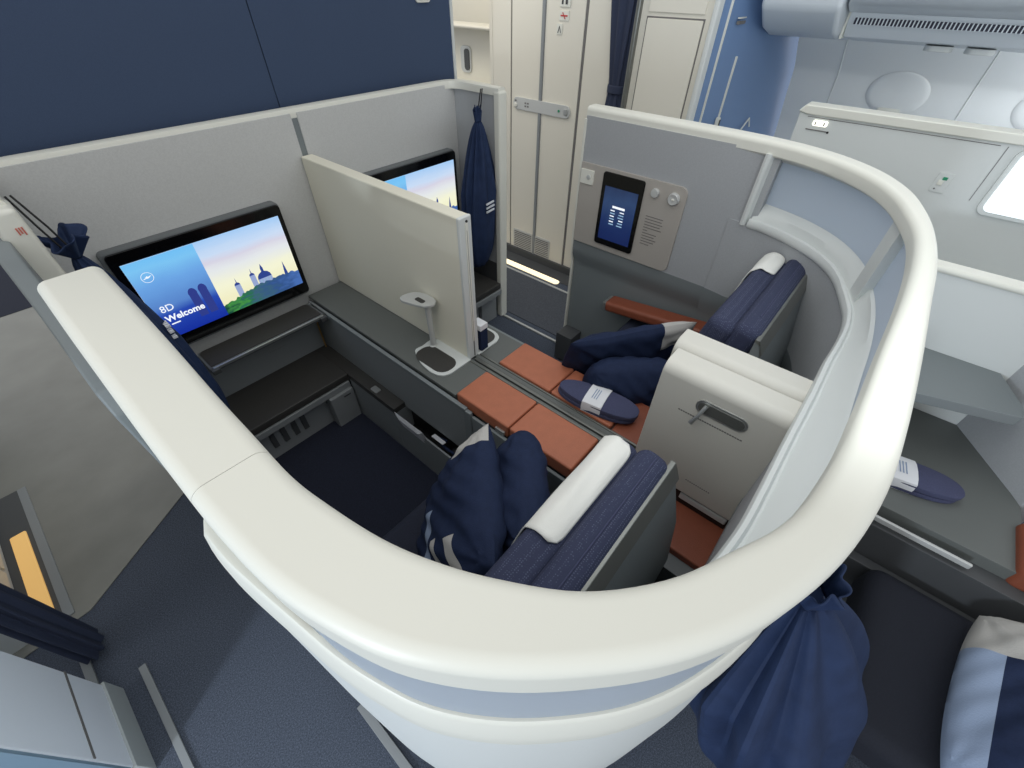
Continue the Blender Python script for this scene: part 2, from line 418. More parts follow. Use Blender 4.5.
m = MB(); m.box((2.56, .855, 1.44), (2.72, .868, 1.452), INKG, .001); m.box((2.56, .855, 1.46), (2.72, .868, 1.465), W, .001); m.build('label_strip', bd)

# cabin sidewall liner (curved) with joints
prof = [(3.09, 1.50), (3.125, 1.376), (3.22, 1.28), (3.275, 1.22), (3.31, 1.113), (3.36, 1.0), (3.405, .88), (3.44, .6), (3.44, 0)]
pf = [(p.x, p.y) for p in catmull([(x, z, 0) for x, z in prof], 4)]
def liner(y0, y1):
    m = MB(); m.loft([[(x, y0, z) for x, z in pf]+[(x+.03, y0, z) for x, z in pf[::-1]], [(x, y1, z) for x, z in pf]+[(x+.03, y1, z) for x, z in pf[::-1]]], LINER); return m
lw = liner(-2.2, .72)
for yj in (.497, -.087, -.80):
    for (x0, z0), (x1, z1) in zip(pf[:-1], pf[1:]): lw.tube([(x0-.001, yj, z0), (x1-.001, yj, z1)], .003, W2, 4)
struct(lw.build('wall_right'), 'pale blue-grey cabin sidewall lining', 'wall')
for n_, (yc, zc) in enumerate(((.20, 1.165), (-.40, 1.165))):
    m = MB(); rings = []
    def surf(y, z):
        for (x0, z0), (x1, z1) in zip(pf[:-1], pf[1:]):
            if z1 <= z <= z0: return x0+(x1-x0)*(z0-z)/max(1e-6, z0-z1)
        return 3.3
    for r, d in ((1, .002), (.93, -.005), (.8, -.009), (.5, -.011), (.02, -.011)):
        rings.append([(surf(0, zc+.10*r*math.sin(t))+d-.004, yc+.135*r*math.cos(t), zc+.10*r*math.sin(t)) for t in [2*PI*k/36 for k in range(36)]])
    m.loft(rings, LINER, caps=False); wr = struct(m.build('window_%d' % (n_+1)), 'oval cabin window reveal with closed shade in the sidewall', 'window')
    m = MB(); m.prism(rrect(yc-.05, zc-.085, yc+.05, zc-.065, .009), 'x', surf(0, zc-.07)-.02, surf(0, zc-.07)+.01, W, .003); m.build('shade_handle', wr)
# overhead bins
ob = empty('overhead_bin', 'pale blue overhead bin with a slotted air vent', 'luggage bin', (2.9, -.3, 1.5))
cs = [(2.46, 1.80), (2.50, 1.62), (2.56, 1.52), (2.64, 1.475), (2.80, 1.455)]
m = MB(); m.prism([(2.62, 1.84), (2.62, 1.56), (2.66, 1.515), (2.74, 1.492), (2.80, 1.49), (2.80, 1.84)], 'y', -2.2, .475, BINB, .004); m.build('door', ob)
m = MB(); m.prism([(2.79, 1.485), (2.795, 1.452), (2.83, 1.405), (3.14, 1.372), (3.14, 1.84), (2.79, 1.84)], 'y', -2.2, .475, BINB, .004); body = m.build('body', ob)
m = MB(); m.box((2.786, -2.2, 1.452), (2.80, .45, 1.474), VENT, .001); vb = m.build('vent_slot', ob)
m = MB()
for k in range(120): m.box((2.779, .44-.0135*k-.0045, 1.450), (2.796, .44-.0135*k, 1.476), BINB, 0, M=None)
m.build('vent_fin', ob)
m = MB(); m.prism([(2.56, 1.84), (2.56, 1.62), (2.60, 1.50), (2.70, 1.425), (2.82, 1.395), (3.14, 1.372), (3.14, 1.84)], 'y', .485, .80, BINB, .02, 4); m.build('end_cap', ob)
m = MB(); m.box((2.80, .476, 1.40), (3.1, .484, 1.8), W, 0); m.build('joint_trim', ob)
m = MB()
for y in (.12, -.02): m.prism(rrect(2.90, y-.05, 2.97, y+.05, .03), 'z', 1.372, 1.392, W2, .003)
m.build('reading_light', ob)

# window-side suite across the right aisle
ws = empty('window_suite_wall', 'pale suite wall across the right aisle with lit seat-row emblem', 'suite wall', (2.30, -.5, 0), )
m = MB(); m.prism([(.42, 1.215), (.405, 1.23), (-2.0, 1.235), (-2.0, 0), (.36, 0)], 'x', 2.275, 2.33, W2, .004); m.build('panel', ws)
m = MB(); m.prism([(.425, 1.21), (.405, 1.235), (-2.0, 1.24), (-2.0, 1.208), (.39, 1.203)], 'x', 2.265, 2.345, W, .005, 3); m.build('rim_cap', ws)
m = MB(); m.box((2.262, -2.0, .772), (2.282, .33, .788), W, .006, 3); m.build('trim_ledge', ws)
m = MB(); m.prism(rrect(-1.0, .985, -.265, 1.20, .03), 'x', 2.262, 2.279, W2, .004); fr = m.build('window_frame', ws)
m = MB(); m.prism(rrect(-.985, 1.0, -.28, 1.19, .02), 'x', 2.255, 2.264, WINL, .003); m.build('pane', fr)
m = MB(); m.box((2.2735, -.215, 1.1945), (2.276, .385, 1.1965), INKG, 0); m.box((2.2735, -.2365, 1.02), (2.276, -.2345, 1.196), INKG, 0); m.build('seam', ws)
m = MB(); m.prism(rrect(.305, 1.168, .358, 1.188, .006), 'x', 2.268, 2.276, LAMPW, .002); e1 = m.build('emblem', ws)
m = MB(); m.box((2.266, .345, 1.172), (2.2685, .349, 1.184), INKG, 0); m.box((2.266, .314, 1.172), (2.2685, .318, 1.184), INKG, 0); m.build('mark', e1)
m = MB(); m.box((2.272, .29, 1.152), (2.276, .375, 1.155), INKG, 0); m.lathe([(.004, 0), (.004, -.003)], (2.275, .293, 1.152), BLACK, 10, 'x'); m.build('name_plate', ws)
m = MB(); m.box((2.272, -.155, 1.025), (2.276, -.11, 1.09), W2, .001); m.box((2.2705, -.142, 1.068), (2.2725, -.128, 1.078), GREEN, 0); m.box((2.269, -.136, 1.050), (2.2725, -.120, 1.066), W, .001)
m.lathe([(.0025, 0), (.0025, -.002)], (2.272, -.122, 1.036), INKD, 8, 'x'); m.build('sticker', ws)

# left monument, lavatory and floor light on the left side
lm = MB(); lm.box((-1.6, .81, .09), (-.562, 1.085, 2.0), mat('monument_panel_daylit', (238, 244, 252), .45), .006); lm.box((-1.6, .806, 0), (-.556, 1.09, .095), mat('kick_plate', (176, 182, 182), .45), .003)  # panel colour brightened in place of daylight on its aisle face
lm.box((-1.5, .802, .1), (-.566, .812, 1.9), mat('blue_grey_panel', (122, 146, 164), .5), .0)
for y in (.86,): pass
lm.box((-.5625, .815, .242), (-.5605, 1.083, .250), INKG, 0)
struct(lm.build('wall_left'), 'pale blue-grey monument panel at lower left', 'wall')
ll = MB(); ll.box((-1.2, 1.46, 0), (-.712, 3.0, 2.0), W2, .004); ll.box((-.714, 1.50, .03), (-.706, 1.78, 1.9), CREAM, .003); ll.box((-.714, 1.80, .03), (-.706, 2.08, 1.9), CREAM, .003)
ll.box((-.712, 1.46, 0), (-.62, 2.22, .006), DARKG, 0)
struct(ll.build('wall_lavatory_left'), 'left lavatory wall with pale door panels', 'wall')
ls = MB(); ls.prism(rrect(-.682, 1.52, -.634, 1.96, .006), 'z', .006, .012, WARMO, .001)
tag(ls.build('floor_light', origin=(-.66, 1.74, 0)), 'amber glowing floor light strip at the left edge', 'light')

# ================================================================ SUITE SHELL
O = [(-.047, .985), (-.046, .82), (-.044, .66), (-.042, .52), (-.040, .43), (-.037, .34), (-.029, .25), (-.012, .178), (.011, .118), (.052, .055), (.104, -.002), (.160, -.050), (.230, -.090),
     (.325, -.124), (.433, -.142), (.55, -.146), (.70, -.144), (.883, -.138), (1.05, -.132), (1.20, -.115), (1.33, -.086), (1.45, -.043), (1.552, .022), (1.628, .105), (1.682, .205), (1.714, .32), (1.729, .45), (1.734, .60), (1.735, .80), (1.735, 1.04)]
I = [(.046, .985), (.046, .82), (.045, .66), (.043, .52), (.043, .43), (.043, .34), (.050, .280), (.063, .212), (.081, .158), (.107, .104), (.147, .042), (.203, -.008), (.264, -.041),
     (.340, -.074), (.450, -.091), (.56, -.095), (.70, -.096), (.883, -.098), (1.04, -.094), (1.18, -.080), (1.295, -.050), (1.40, -.010), (1.492, .050), (1.565, .130), (1.617, .225), (1.648, .33), (1.660, .45), (1.664, .60), (1.665, .80), (1.665, 1.04)]
def resamp(pts, n=5): return [Vector((p.x, p.y)) for p in catmull([(x, y, 0) for x, y in pts], n)]
OP = resamp(O); IP = resamp(I); NP = len(OP)
def ringpt(i, f, z, off=0):
    """f 0 = outer edge, 1 = inner edge; off = metres beyond the outer (neg) or inner (pos)"""
    k = min(int(i), NP-2); t_ = i-k
    o, q = OP[k].lerp(OP[k+1], t_), IP[k].lerp(IP[k+1], t_); d = (q-o); L = d.length; d = d/L
    p = o+d*(L*f+off); return (p.x, p.y, z)
def sweep(m, sec, mt, i0=0, i1=None):
    i1 = NP-1 if i1 is None else i1
    idx = [i0]+[i for i in range(int(i0)+1, int(math.ceil(i1)))]+[i1]
    m.loft([[ringpt(i, f, z, off) for (f, off, z) in sec] for i in idx], mt)
    return m
def bulge(i):
    k = min(int(i), NP-2); p = OP[k]
    return -.024*math.exp(-((p.y-.50)/.16)**2)*max(0, min(1, (.57-p.y)/.04)) if p.x < .12 and k < NP//2 else 0.0
def jof(i):
    k = min(int(i), NP-2); p = IP[k]
    if k < NP//2+4: return .024*max(0, min(1, (p.x-.15)/.2))
    t_ = max(0, min(1, (1.25-p.x)/.25)); return .024*t_-.012*max(0, 1-((p.x-1.53)/.16)**2)*(1 if p.y < .3 else 0)
def sweepx(m, sec, mt, i0, i1, fn):
    idx = [i0]+[i for i in range(int(i0)+1, int(math.ceil(i1)))]+[i1]
    m.loft([[ringpt(i, f, z, off+k*fn(i)) for (f, off, z, k) in sec] for i in idx], mt); return m
def at_y(y, right):
    """path index where the outer curve crosses a given y on the left or right flank"""
    rng = range(NP//2, NP-1) if right else range(NP//2, 0, -1)
    for i in rng:
        j = i+1 if right else i-1
        if OP[i].y <= y <= OP[j].y: return i+(y-OP[i].y)/(OP[j].y-OP[i].y)*(j-i)
    return 0
def arcsec(f, cx, cz, r, a0, a1, n=6):
    return [(f, cx+r*math.cos(math.radians(a0+(a1-a0)*k/n)), cz+r*math.sin(math.radians(a0+(a1-a0)*k/n))) for k in range(n+1)]
shell = empty('suite_shell', 'white rimmed curved privacy shell wrapping the two seats', 'suite shell', (.85, 0, 0))
# rim cap : rounded section, top at z 1.23
sec = arcsec(0, .017, 1.213, .017, 180, 90)+arcsec(1, -.016, 1.214, .016, 90, 0)+[(1, 0, 1.192), (1, -.004, 1.187), (1, -.012, 1.187), (0, .014, 1.167), (0, .004, 1.166), (0, 0, 1.171)]
# index of the left / right ends of the window opening
iL = at_y(.270, False); iR = at_y(.310, True); iJ = at_y(.385, False)
m = MB(); sweep(m, sec, W, 0, iJ-.02); m.build('rim_cap', shell)
m = MB(); sweep(m, sec, W, iJ+.02, NP-1); m.build('rim_cap', shell)
m = MB(); sweep(m, [(f, o+(.0006 if f == 0 else -.0006), z-.0006) for f, o, z in sec], INKG, iJ-.5, iJ+.5); m.build('rim_joint', shell)
# lower outer skin
so = [(0, .004, .99, 1), (0, -.003, .938, 1), (0, -.010, .88, 1), (0, -.022, .7, .6), (0, -.028, .4, .3), (0, -.026, .06, .3), (0, .0, .06, .3), (0, .02, 1.0, 0)]
m = MB(); sweepx(m, so, W2, 0, 5*14, bulge); m.build('outer_wall', shell); m = MB(); sweepx(m, so, W2, 5*14, NP-1, bulge); m.build('outer_wall', shell)
m = MB(); sweepx(m, [(0, .006, 1.020, 1), (0, .001, 1.019, 1), (0, -.003, 1.014, 1), (0, -.009, .978, 1), (0, -.011, .946, 1), (0, -.007, .934, 1), (0, .004, .932, 1), (0, .012, .96, 0), (0, .014, 1.018, 0)], W, 0, NP-1, bulge); m.build('outer_ledge', shell)
# solid outer/inner skin where there is no window (left front and right front)
m = MB(); sweep(m, [(0, .003, 1.168), (0, .003, 1.03), (0, .012, 1.03), (0, .012, 1.168)], W2, 0, iL); m.build('upper_skin', shell); m = MB(); sweep(m, [(0, .003, 1.168), (0, .003, 1.03), (0, .02, 1.03), (0, .02, 1.168)], W2, iR, NP-1); m.build('upper_skin', shell)
# inner liner (grey fabric) below the window
m = MB(); sweepx(m, [(1, .0, .972, 1), (1, .0, .66, 1), (1, -.016, .66, 1), (1, -.016, .972, 1)], GREYR, 0, iR+3, jof); m.build('inner_wall', shell)
m = MB(); sweepx(m, [(1, .001, .69, 1), (1, .001, .66, 1), (1, -.003, .62, 1), (1, -.016, .58, 1), (1, -.020, .54, 1), (1, -.024, .05, 1), (1, -.034, .05, 1), (1, -.034, .69, 1)], TEAL, 0, iR+3, jof); m.build('lower_inner_wall', shell)
# window frame: bottom bead + slope up to the pane, inner side
sb = [(1, -.006, .964, 1), (1, .004, .964, 1), (1, .009, .970, 1), (1, .010, .982, 1), (1, .006, .992, 1), (1, -.001, .995, 1), (1, -.006, .990, 1), (1, -.010, .990, 1), (1, -.015, 1.000, .9), (1, -.024, 1.016, .5), (0, .018, 1.030, 0), (0, .010, 1.034, 0), (0, .010, .97, 0)]
m = MB(); sweepx(m, sb, W2, iL, iR, jof); m.build('window_sill', shell)
m = MB(); sweep(m, [(0, .004, 1.010), (0, .009, 1.010), (0, .009, 1.19), (0, .004, 1.19)], FROST, iL, iR); m.build('window_pane', shell)
# frame uprights at both ends and the pillar
def upright(i0, i1, f0=(0, .004), f1=(1, .006), mt=W2, name='window_post', slant=0):
    m = MB()
    m.loft([[ringpt(i0, f0[0], z, f0[1]), ringpt(i1, f0[0], z, f0[1]), ringpt(i1, f1[0], z, f1[1]), ringpt(i0, f1[0], z, f1[1])] for z in (.975, 1.03, 1.10, 1.195)], mt); m.build(name, shell)
def end_post(i, w, name='window_post'):
    m = MB(); rings = []
    for di, f, o in ((0, 0, .008), (0, 1, -.030), (w*.35, 1, -.014), (w*.5, 1, .004), (w*.75, 1, .010), (w, 1, .008), (w, 1, -.01), (w, 0, .008)):
        rings.append((di, f, o))
    m.loft([[ringpt(i+di, f, z, o) for di, f, o in rings] for z in (.968, 1.03, 1.10, 1.195)], W2); m.build(name, shell)
end_post(iR-.3, 1.5); upright(iL-1, iL+.3, (0, .005), (1, -.006))
pi = min(range(NP), key=lambda i: (OP[i]-Vector((1.36, -.078))).length)
upright(pi-1.6, pi+1.2, (0, .006), (1, -.012), name='window_pillar')

# right front side wall (straight part, y .36 - 1.04)
RX = 1.66
m = MB(); m.prism([(RX, 1.20), (RX, .66), (RX+.030, .60), (RX+.060, .1), (RX+.066, .1), (RX+.066, 1.20)], 'y', .303, 1.035, GREYR, .0)
m.build('side_wall', shell)
m = MB(); m.prism([(RX-.001, .69), (RX-.001, .655), (RX+.003, .618), (RX+.021, .583), (RX+.025, .55), (RX+.029, .1), (RX+.05, .1), (RX+.05, .69)], 'y', .345, 1.030, TEAL, 0); m.build('lower_side_wall', shell)
m = MB(); m.prism([(RX-.004, 1.19), (RX-.004, .66), (RX, .61), (RX+.014, .57), (RX+.012, .1), (RX+.070, .1), (RX+.070, 1.19)], 'y', 1.032, 1.043, W, .003); m.build('edge_profile', shell)
# control panel
cp = MB(); cp.prism(rrect(.558, .694, 1.030, 1.036, .0, rs=(0, .03, .03, 0)), 'x', RX-.008, RX+.002, PANELW, .002); cpo = cp.build('control_panel', shell)
m = MB(); m.prism(rrect(.728, .722, .916, 1.024, .012), 'x', RX-.016, RX-.007, BEZ, .003); tb = m.build('tablet', cpo)
tgrad = grad_emis('tablet_screen', [(0, (16, 34, 84)), (.35, (20, 42, 92)), (.75, (44, 68, 108)), (1, (34, 52, 88))], 'Z', ((1, 2.2, 2.2), .5), .85)
m = MB(); m.box((RX-.0172, .746, .750), (RX-.0158, .898, .972), tgrad, 0); m.build('screen', tb)
WE = emis('screen_white', (240, 246, 255), 1.0); WE2 = emis('screen_pale', (150, 185, 215), .9)
m = MB()
xs = RX-.0178
m.box((xs, .792, .893), (xs+.0008, .850, .902), WE, 0)
for k in range(6):
    z = .880-.0115*k
    m.box((xs, .836-.002*(k % 2), z), (xs+.0008, .856, z+.004), WE2 if k % 2 else WE, 0); m.box((xs, .792, z), (xs+.0008, .812+.003*(k % 3), z+.004), WE2 if k % 3 else WE, 0)
m.build('screen_text', tb)
m = MB(); m.lathe([(.017, 0), (.017, -.006), (.015, -.012), (.006, -.013)], (RX-.008, .682, .992), SILVP, 24, 'x'); m.build('knob', cpo)
m = MB(); m.lathe([(.023, 0), (.023, -.008), (.019, -.014), (.008, -.012)], (RX-.008, .604, .988), SILVP, 24, 'x'); m.box((RX-.024, .599, .985), (RX-.019, .609, .991), W, .001); m.build('knob', cpo)
m = MB(); m.prism(rrect(.962, .955, 1.026, 1.012, .003), 'x', RX-.014, RX-.007, W, .002); m.lathe([(.010, 0), (.010, -.003), (.006, -.005)], (RX-.013, .985, .985), SILVP, 14, 'x'); m.build('switch', cpo)
m = MB()
for k in range(11):
    z = .90-.0115*k; L = (.075, .072, .078, .07, .078, .02, .062, .055, .065, .058, .04)[k]
    m.box((RX-.0088, .700-L, z-.003), (RX-.0078, .700, z), INKG, 0)
m.build('legend_print', cpo)
# leather armrest on the side wall
ar = empty('armrest', 'long cognac leather armrest on the far side wall', 'armrest', (1.62, .55, .46))
M = Matrix.Translation((0, .79, .475)) @ Matrix.Rotation(math.radians(-7), 4, 'X') @ Matrix.Translation((0, -.79, -.475))
m = MB(); m.box((1.578, .25, .44), (1.668, .775, .49), ORND, .016, 4, M=M); m.build('pad', ar)
m = MB(); m.box((1.582, .765, .445), (1.66, .785, .485), SILV, .004, 2, M=M); m.build('end_cap', ar)
m = MB(); m.box((1.61, .25, .20), (1.685, .56, .45), DARKG, .01); m.build('support', ar)
m = MB(); m.box((1.585, .93, .012), (1.685, 1.03, .185), DARKG, .006); tag(m.build('entrance_box', origin=(1.63, .98, .012)), 'low dark grey box on the floor inside the far suite entrance', 'box')

# ================================================================ FRONT PARTITION
fpn = empty('front_partition', 'white rimmed grey partition carrying both wide screens', 'partition', (.85, 1.85, 0))
m = MB(); m.box((-.02, 1.83, .05), (.858, 1.875, 1.215), GREYF, .002); m.build('panel', fpn)
m = MB(); m.box((.882, 1.83, .05), (1.70, 1.875, 1.215), GREYF, .002); m.build('panel', fpn)
m = MB(); m.box((.854, 1.834, .05), (.886, 1.874, 1.205), TEAL, .001); m.build('joint_strip', fpn)
def rimpath(pts, w, name, mt=W, z1=1.23, z0=1.185):
    P = [Vector((p.x, p.y)) for p in catmull([(x, y, 0) for x, y in pts], 5)]; rings = []
    for i, p in enumerate(P):
        t = (P[min(i+1, len(P)-1)]-P[max(i-1, 0)]).normalized(); n = Vector((-t.y, t.x))
        sec = [(-w/2, z0), (-w/2, z1-.014), (-w/2+.004, z1-.004), (-w/2+.014, z1), (w/2-.014, z1), (w/2-.004, z1-.004), (w/2, z1-.014), (w/2, z0)]
        rings.append([(p.x+n.x*o, p.y+n.y*o, z) for o, z in sec])
    m = MB(); m.loft(rings, mt); return m.build(name, fpn)
rimpath([(-.030, 1.50), (-.030, 1.80), (-.014, 1.845), (.04, 1.857), (.2, 1.857), (.5, 1.857), (.86, 1.857), (1.2, 1.857), (1.5, 1.857), (1.63, 1.855), (1.685, 1.84), (1.712, 1.79), (1.716, 1.7), (1.716, 1.535)], .048, 'rim_cap', z0=1.198)
# right return wall and post
m = MB(); m.box((1.70, 1.55, .02), (1.728, 1.86, 1.205), GREYR, .002); m.build('return_wall', fpn)
m = MB(); m.box((1.697, 1.55, .02), (1.704, 1.84, .36), DARKG, .001); m.build('return_wall_base', fpn)
m = MB(); m.box((1.688, 1.525, .0), (1.744, 1.565, 1.215), W, .010, 3); m.build('post', fpn)
# left return wall and post
m = MB(); m.box((-.05, 1.55, .02), (-.022, 1.86, 1.205), GREYR, .002); m.build('return_wall', fpn)
m = MB(); m.box((-.056, 1.46, .0), (.0, 1.56, 1.215), W, .012, 3); po = m.build('post', fpn)
m = MB()
for k, L in ((0, .016), (1, .014), (2, .018)):
    m.box((-.024+.005*k, 1.4585, 1.175-L), (-.021+.005*k, 1.4602, 1.175), INKR, 0)
m.build('warning_print', po)
# sliding door stowed on the outer left side
dm = MB(); dm.prism([(.90, 1.0), (.93, 1.04), (1.06, 1.065), (1.2, 1.09), (1.35, 1.15), (1.9, 1.17), (1.9, .12), (.90, .12)], 'x', -.082, -.046, TEAL, .006, 3)
tag(dm.build('sliding_door', origin=(-.064, 1.3, .12)), 'slate grey sliding suite door outside the left post', 'door')

# ---------------------------------------------------------------- wall screens
CLIP = emis('skyline_blue', (72, 92, 158), 1.0)
def clipx(p0, p1):   # helper to keep shapes in frame
    return p0, p1
def monitor(x0, label, cover_from=None):
    """screen 0.537 x 0.296, left edge x0, bottom z .609, face toward -y at 1.78"""
    mo = empty('wall_screen', label, 'screen', (x0+.27, 1.80, .60), 'wide screens on the front partition')
    X = lambda u: x0+.537*u
    Zv = lambda v: .609+.296*v
    Y = 1.777
    m = MB(); m.prism(rrect(x0-.034, .548, x0+.560, .950, .018), 'y', 1.788, 1.832, TEALD, .006); m.build('housing', mo)
    m = MB(); m.prism(rrect(x0-.024, .560, x0+.556, .944, .014), 'y', 1.780, 1.790, BEZ, .002); bz = m.build('bezel', mo)
    sky = grad_emis('screen_sky', [(0, (232, 226, 176)), (.40, (238, 238, 208)), (.6, (222, 226, 228)), (.72, (208, 206, 222)), (.82, (196, 214, 238)), (1, (160, 198, 238))], 'Z', ((2.0, 1, 7), .16), 1.0)
    m = MB(); m.box((X(0), Y, Zv(0)), (X(1), Y+.004, Zv(1)), sky, 0); sc = m.build('screen', mo)
    # tree line on the right part
    random.seed(3)
    tre = grad_emis('screen_trees', [(0, (20, 70, 60)), (.18, (70, 150, 70)), (.3, (40, 110, 80)), (.45, (60, 100, 120)), (.7, (50, 84, 140)), (1, (70, 110, 180))], 'X', ((9, 1, 5), .7), .9)
    pts = [(X(.39), Zv(0)), (X(.39), Zv(.16))]
    for k in range(40):
        u = .40+.6*k/39; pts.append((X(min(u, 1)), Zv(.13+.10*min(1, (u-.4)/.3)-.01*max(0, (u-.75)/.25)+random.uniform(-.015, .02))))
    pts.append((X(1), Zv(0)))
    m = MB(); m.prism(pts, 'y', Y-.0010, Y-.0004, tre); m.build('picture_trees', sc)
    # buildings: towers and dome
    TW = emis('screen_tower', (150, 166, 208), .95); TD = emis('screen_tower_dark', (44, 66, 140), .95)
    m = MB()
    def tower(u, w, v0, v1, capm, mt=TW, n=7):
        m.prism([(X(u-w), Zv(v0)), (X(u+w), Zv(v0)), (X(u+w), Zv(v1)), (X(u-w), Zv(v1))], 'y', Y-.0008, Y-.0003, mt)
        m.prism([(X(u+w*1.0*math.cos(PI*k/n)), Zv(v1+w*1.8*math.sin(PI*k/n))) for k in range(n+1)], 'y', Y-.0009, Y-.0002, capm)
    tower(.545, .020, .1, .33, TD); m.prism([(X(.541), Zv(.34)), (X(.549), Zv(.34)), (X(.545), Zv(.44))], 'y', Y-.0009, Y-.0002, TD)
    m.build('picture_tower', sc); m = MB(); tower(.665, .019, .1, .38, TD); m.prism([(X(.661), Zv(.40)), (X(.669), Zv(.40)), (X(.665), Zv(.48))], 'y', Y-.0009, Y-.0002, TD)
    m.build('picture_tower', sc); m = MB(); tower(.745, .052, .1, .29, TD); m.prism([(X(.735), Zv(.37)), (X(.755), Zv(.37)), (X(.755), Zv(.43)), (X(.745), Zv(.49)), (X(.735), Zv(.43))], 'y', Y-.0009, Y-.0002, TD)
    for k in range(4): m.box((X(.708+.022*k), Y-.0012, Zv(.24)), (X(.716+.022*k), Y-.0009, Zv(.28)), WE2, 0)
    m.build('picture_skyline', sc); m = MB(); m.prism([(X(.885), Zv(.1)), (X(.925), Zv(.1)), (X(.915), Zv(.28)), (X(.905), Zv(.42)), (X(.895), Zv(.28))], 'y', Y-.0008, Y-.0003, TD)
    m.build('picture_spire', sc)
    # left overlay third with logo and text
    ov = grad_emis('screen_overlay', [(0, (16, 42, 150)), (.3, (36, 70, 170)), (.42, (84, 128, 196)), (.7, (104, 160, 222)), (.9, (120, 190, 236)), (1, (110, 186, 238))], 'Z', ((2, 1, 6), .10), 1.0)
    m = MB(); m.prism([(X(0), Zv(0)), (X(.398), Zv(0)), (X(.409), Zv(1)), (X(0), Zv(1))], 'y', Y-.0022, Y-.0014, ov); m.build('overlay', sc)
    m = MB()
    OT = emis('overlay_tower', (48, 62, 140), .9)
    for u, v1 in ((.266, .44), (.332, .45)):
        m.prism([(X(u-.026), Zv(.12)), (X(u+.026), Zv(.12)), (X(u+.026), Zv(v1)), (X(u-.026), Zv(v1))], 'y', Y-.0028, Y-.0022, OT)
        m.prism([(X(u+.028*math.cos(PI*k/8)), Zv(v1+.075*math.sin(PI*k/8))) for k in range(9)], 'y', Y-.0028, Y-.0022, OT)
    m.build('overlay_towers', sc)
    m = MB(); cx, cz, rr = X(.09), Zv(.80), .0175
    m.loft([[(cx+(rr+dr)*math.cos(t), Y-.003, cz+(rr+dr)*math.sin(t)) for dr in (-.0007, .0007)] for t in [2*PI*k/40 for k in range(40)]], WE, closed=False, caps=False, cyc=True)
    # the crane: wings, body and neck as slim shapes
    for P in ([(-.0145, -.0035), (-.009, -.0005), (-.004, .0005), (.000, .006), (.003, .0015), (.008, .0035), (.0145, .003), (.010, .0015), (.006, -.0015), (.001, -.0035), (-.004, -.0025), (-.009, -.0035)], [(-.006, .0045), (-.001, .0025), (.000, .0005), (-.004, .0015)]):
        m.face([(cx+x, Y-.003, cz+z) for x, z in P], WE)
    m.build('logo', sc)
    R90 = Matrix.Rotation(PI/2, 4, 'X')
    for txt, sz, u, v, bo in (('8D', .036, .045, .345, 0), ('Welcome', .033, .045, .215, .0009), ('Papa', .010, .065, .165, 0)):
        if txt == 'Papa': 
            m = MB(); m.box((X(.06), Y-.003, Zv(.165)), (X(.115), Y-.0025, Zv(.18)), WE, 0); m.build('caption', sc); continue
        me = text_mesh(txt, sz, bo); m = MB(); m.add_mesh(me, Matrix.Translation((X(u), Y-.003, Zv(v))) @ R90, WE); m.build('text', sc); bpy.data.meshes.remove(me)
    return mo
monitor(.123, 'wide screen on the left, in front of the near seat, reading Welcome')
monitor(1.072, 'wide screen on the right, half hidden behind the cream divider')

# ---------------------------------------------------------------- fold-out tray tables below the screens
def tray(x0, x1, label):
    r = empty('tray_table', label, 'tray table', ((x0+x1)/2, 1.7, .49), 'tray tables under the wide screens')
    m = MB(); m.prism(rrect(x0, 1.655, x1, 1.795, .0, rs=(.03, .03, 0, 0)), 'z', .478, .500, TEALD, .004); m.build('frame', r)
    m = MB(); m.prism(rrect(x0+.010, 1.665, x1-.010, 1.785, .0, rs=(.024, .024, 0, 0)), 'z', .498, .504, CHAR, .001); m.build('surface', r)
    m = MB(); m.box((x0+.01, 1.645, .492), (x1-.01, 1.655, .504), SILV, .003); m.box((x0, 1.632, .480), (x0+.03, 1.66, .500), DARKG, .003); m.box((x1-.03, 1.632, .480), (x1, 1.66, .500), DARKG, .003); m.build('front_rail', r)
    m = MB()
    for k in range(10): m.box(((x0+x1)/2-.03+.007*k, 1.6385, .458), ((x0+x1)/2-.027+.007*k, 1.6392, .461), INKG, 0)
    o = m.build('print', r)
    return r
tray(.165, .655, 'dark grey tray table stowed below the left screen')
tray(1.075, 1.565, 'dark grey tray table stowed below the right screen, behind the divider')

# footwells
def footwell(mir=False, label=''):
    fx = (lambda x: 1.73-x) if mir else (lambda x: x)
    def bx(m, a, b, mt, bev=.003):
        x0, x1 = sorted((fx(a[0]), fx(b[0]))); m.box((x0, a[1], a[2]), (x1, b[1], b[2]), mt, bev)
    r = empty('footrest', label, 'footrest', (fx(.35), 1.6, 0), 'footrests under the screens')
    m = MB(); bx(m, (.06, 1.51, .225), (.70, 1.80, .262), CHAR, .008); m.build('cushion', r)
    m = MB(); bx(m, (.06, 1.505, .19), (.60, 1.53, .222), PAINTG, .004); bx(m, (.06, 1.55, .0), (.60, 1.80, .20), PAINTG, .003); bx(m, (.48, 1.49, .0), (.60, 1.60, .19), PAINTG, .006)
    b = m.build('base', r)
    for x in (.20, .25, .30, .345): m = MB(); bx(m, (x, 1.543, .07), (x+.022, 1.552, .18), DARKG, .001); m.build('vent', b)
    m = MB(); bx(m, (.545, 1.488, .165), (.58, 1.4905, .171), INKD, 0); m.build('print', b)
    m = MB(); bx(m, (.06, 1.775, .26), (.66, 1.79, .50), PANELG, .003); m.build('back_panel', r)
    m = MB(); bx(m, (.642, 1.745, .27), (.648, 1.752, .47), BRASS, .001); m.build('brass_strip', r)
    return r
footwell(False, 'dark footrest in the near footwell under the left screen')
footwell(True, 'dark footrest in the far footwell under the right screen')
m = MB(); m.box((.05, .52, .0015), (.60, 1.56, .010), CARPETD, 0); struct(m.build('floor_footwell'), 'dark navy carpet in the near footwell', 'floor')

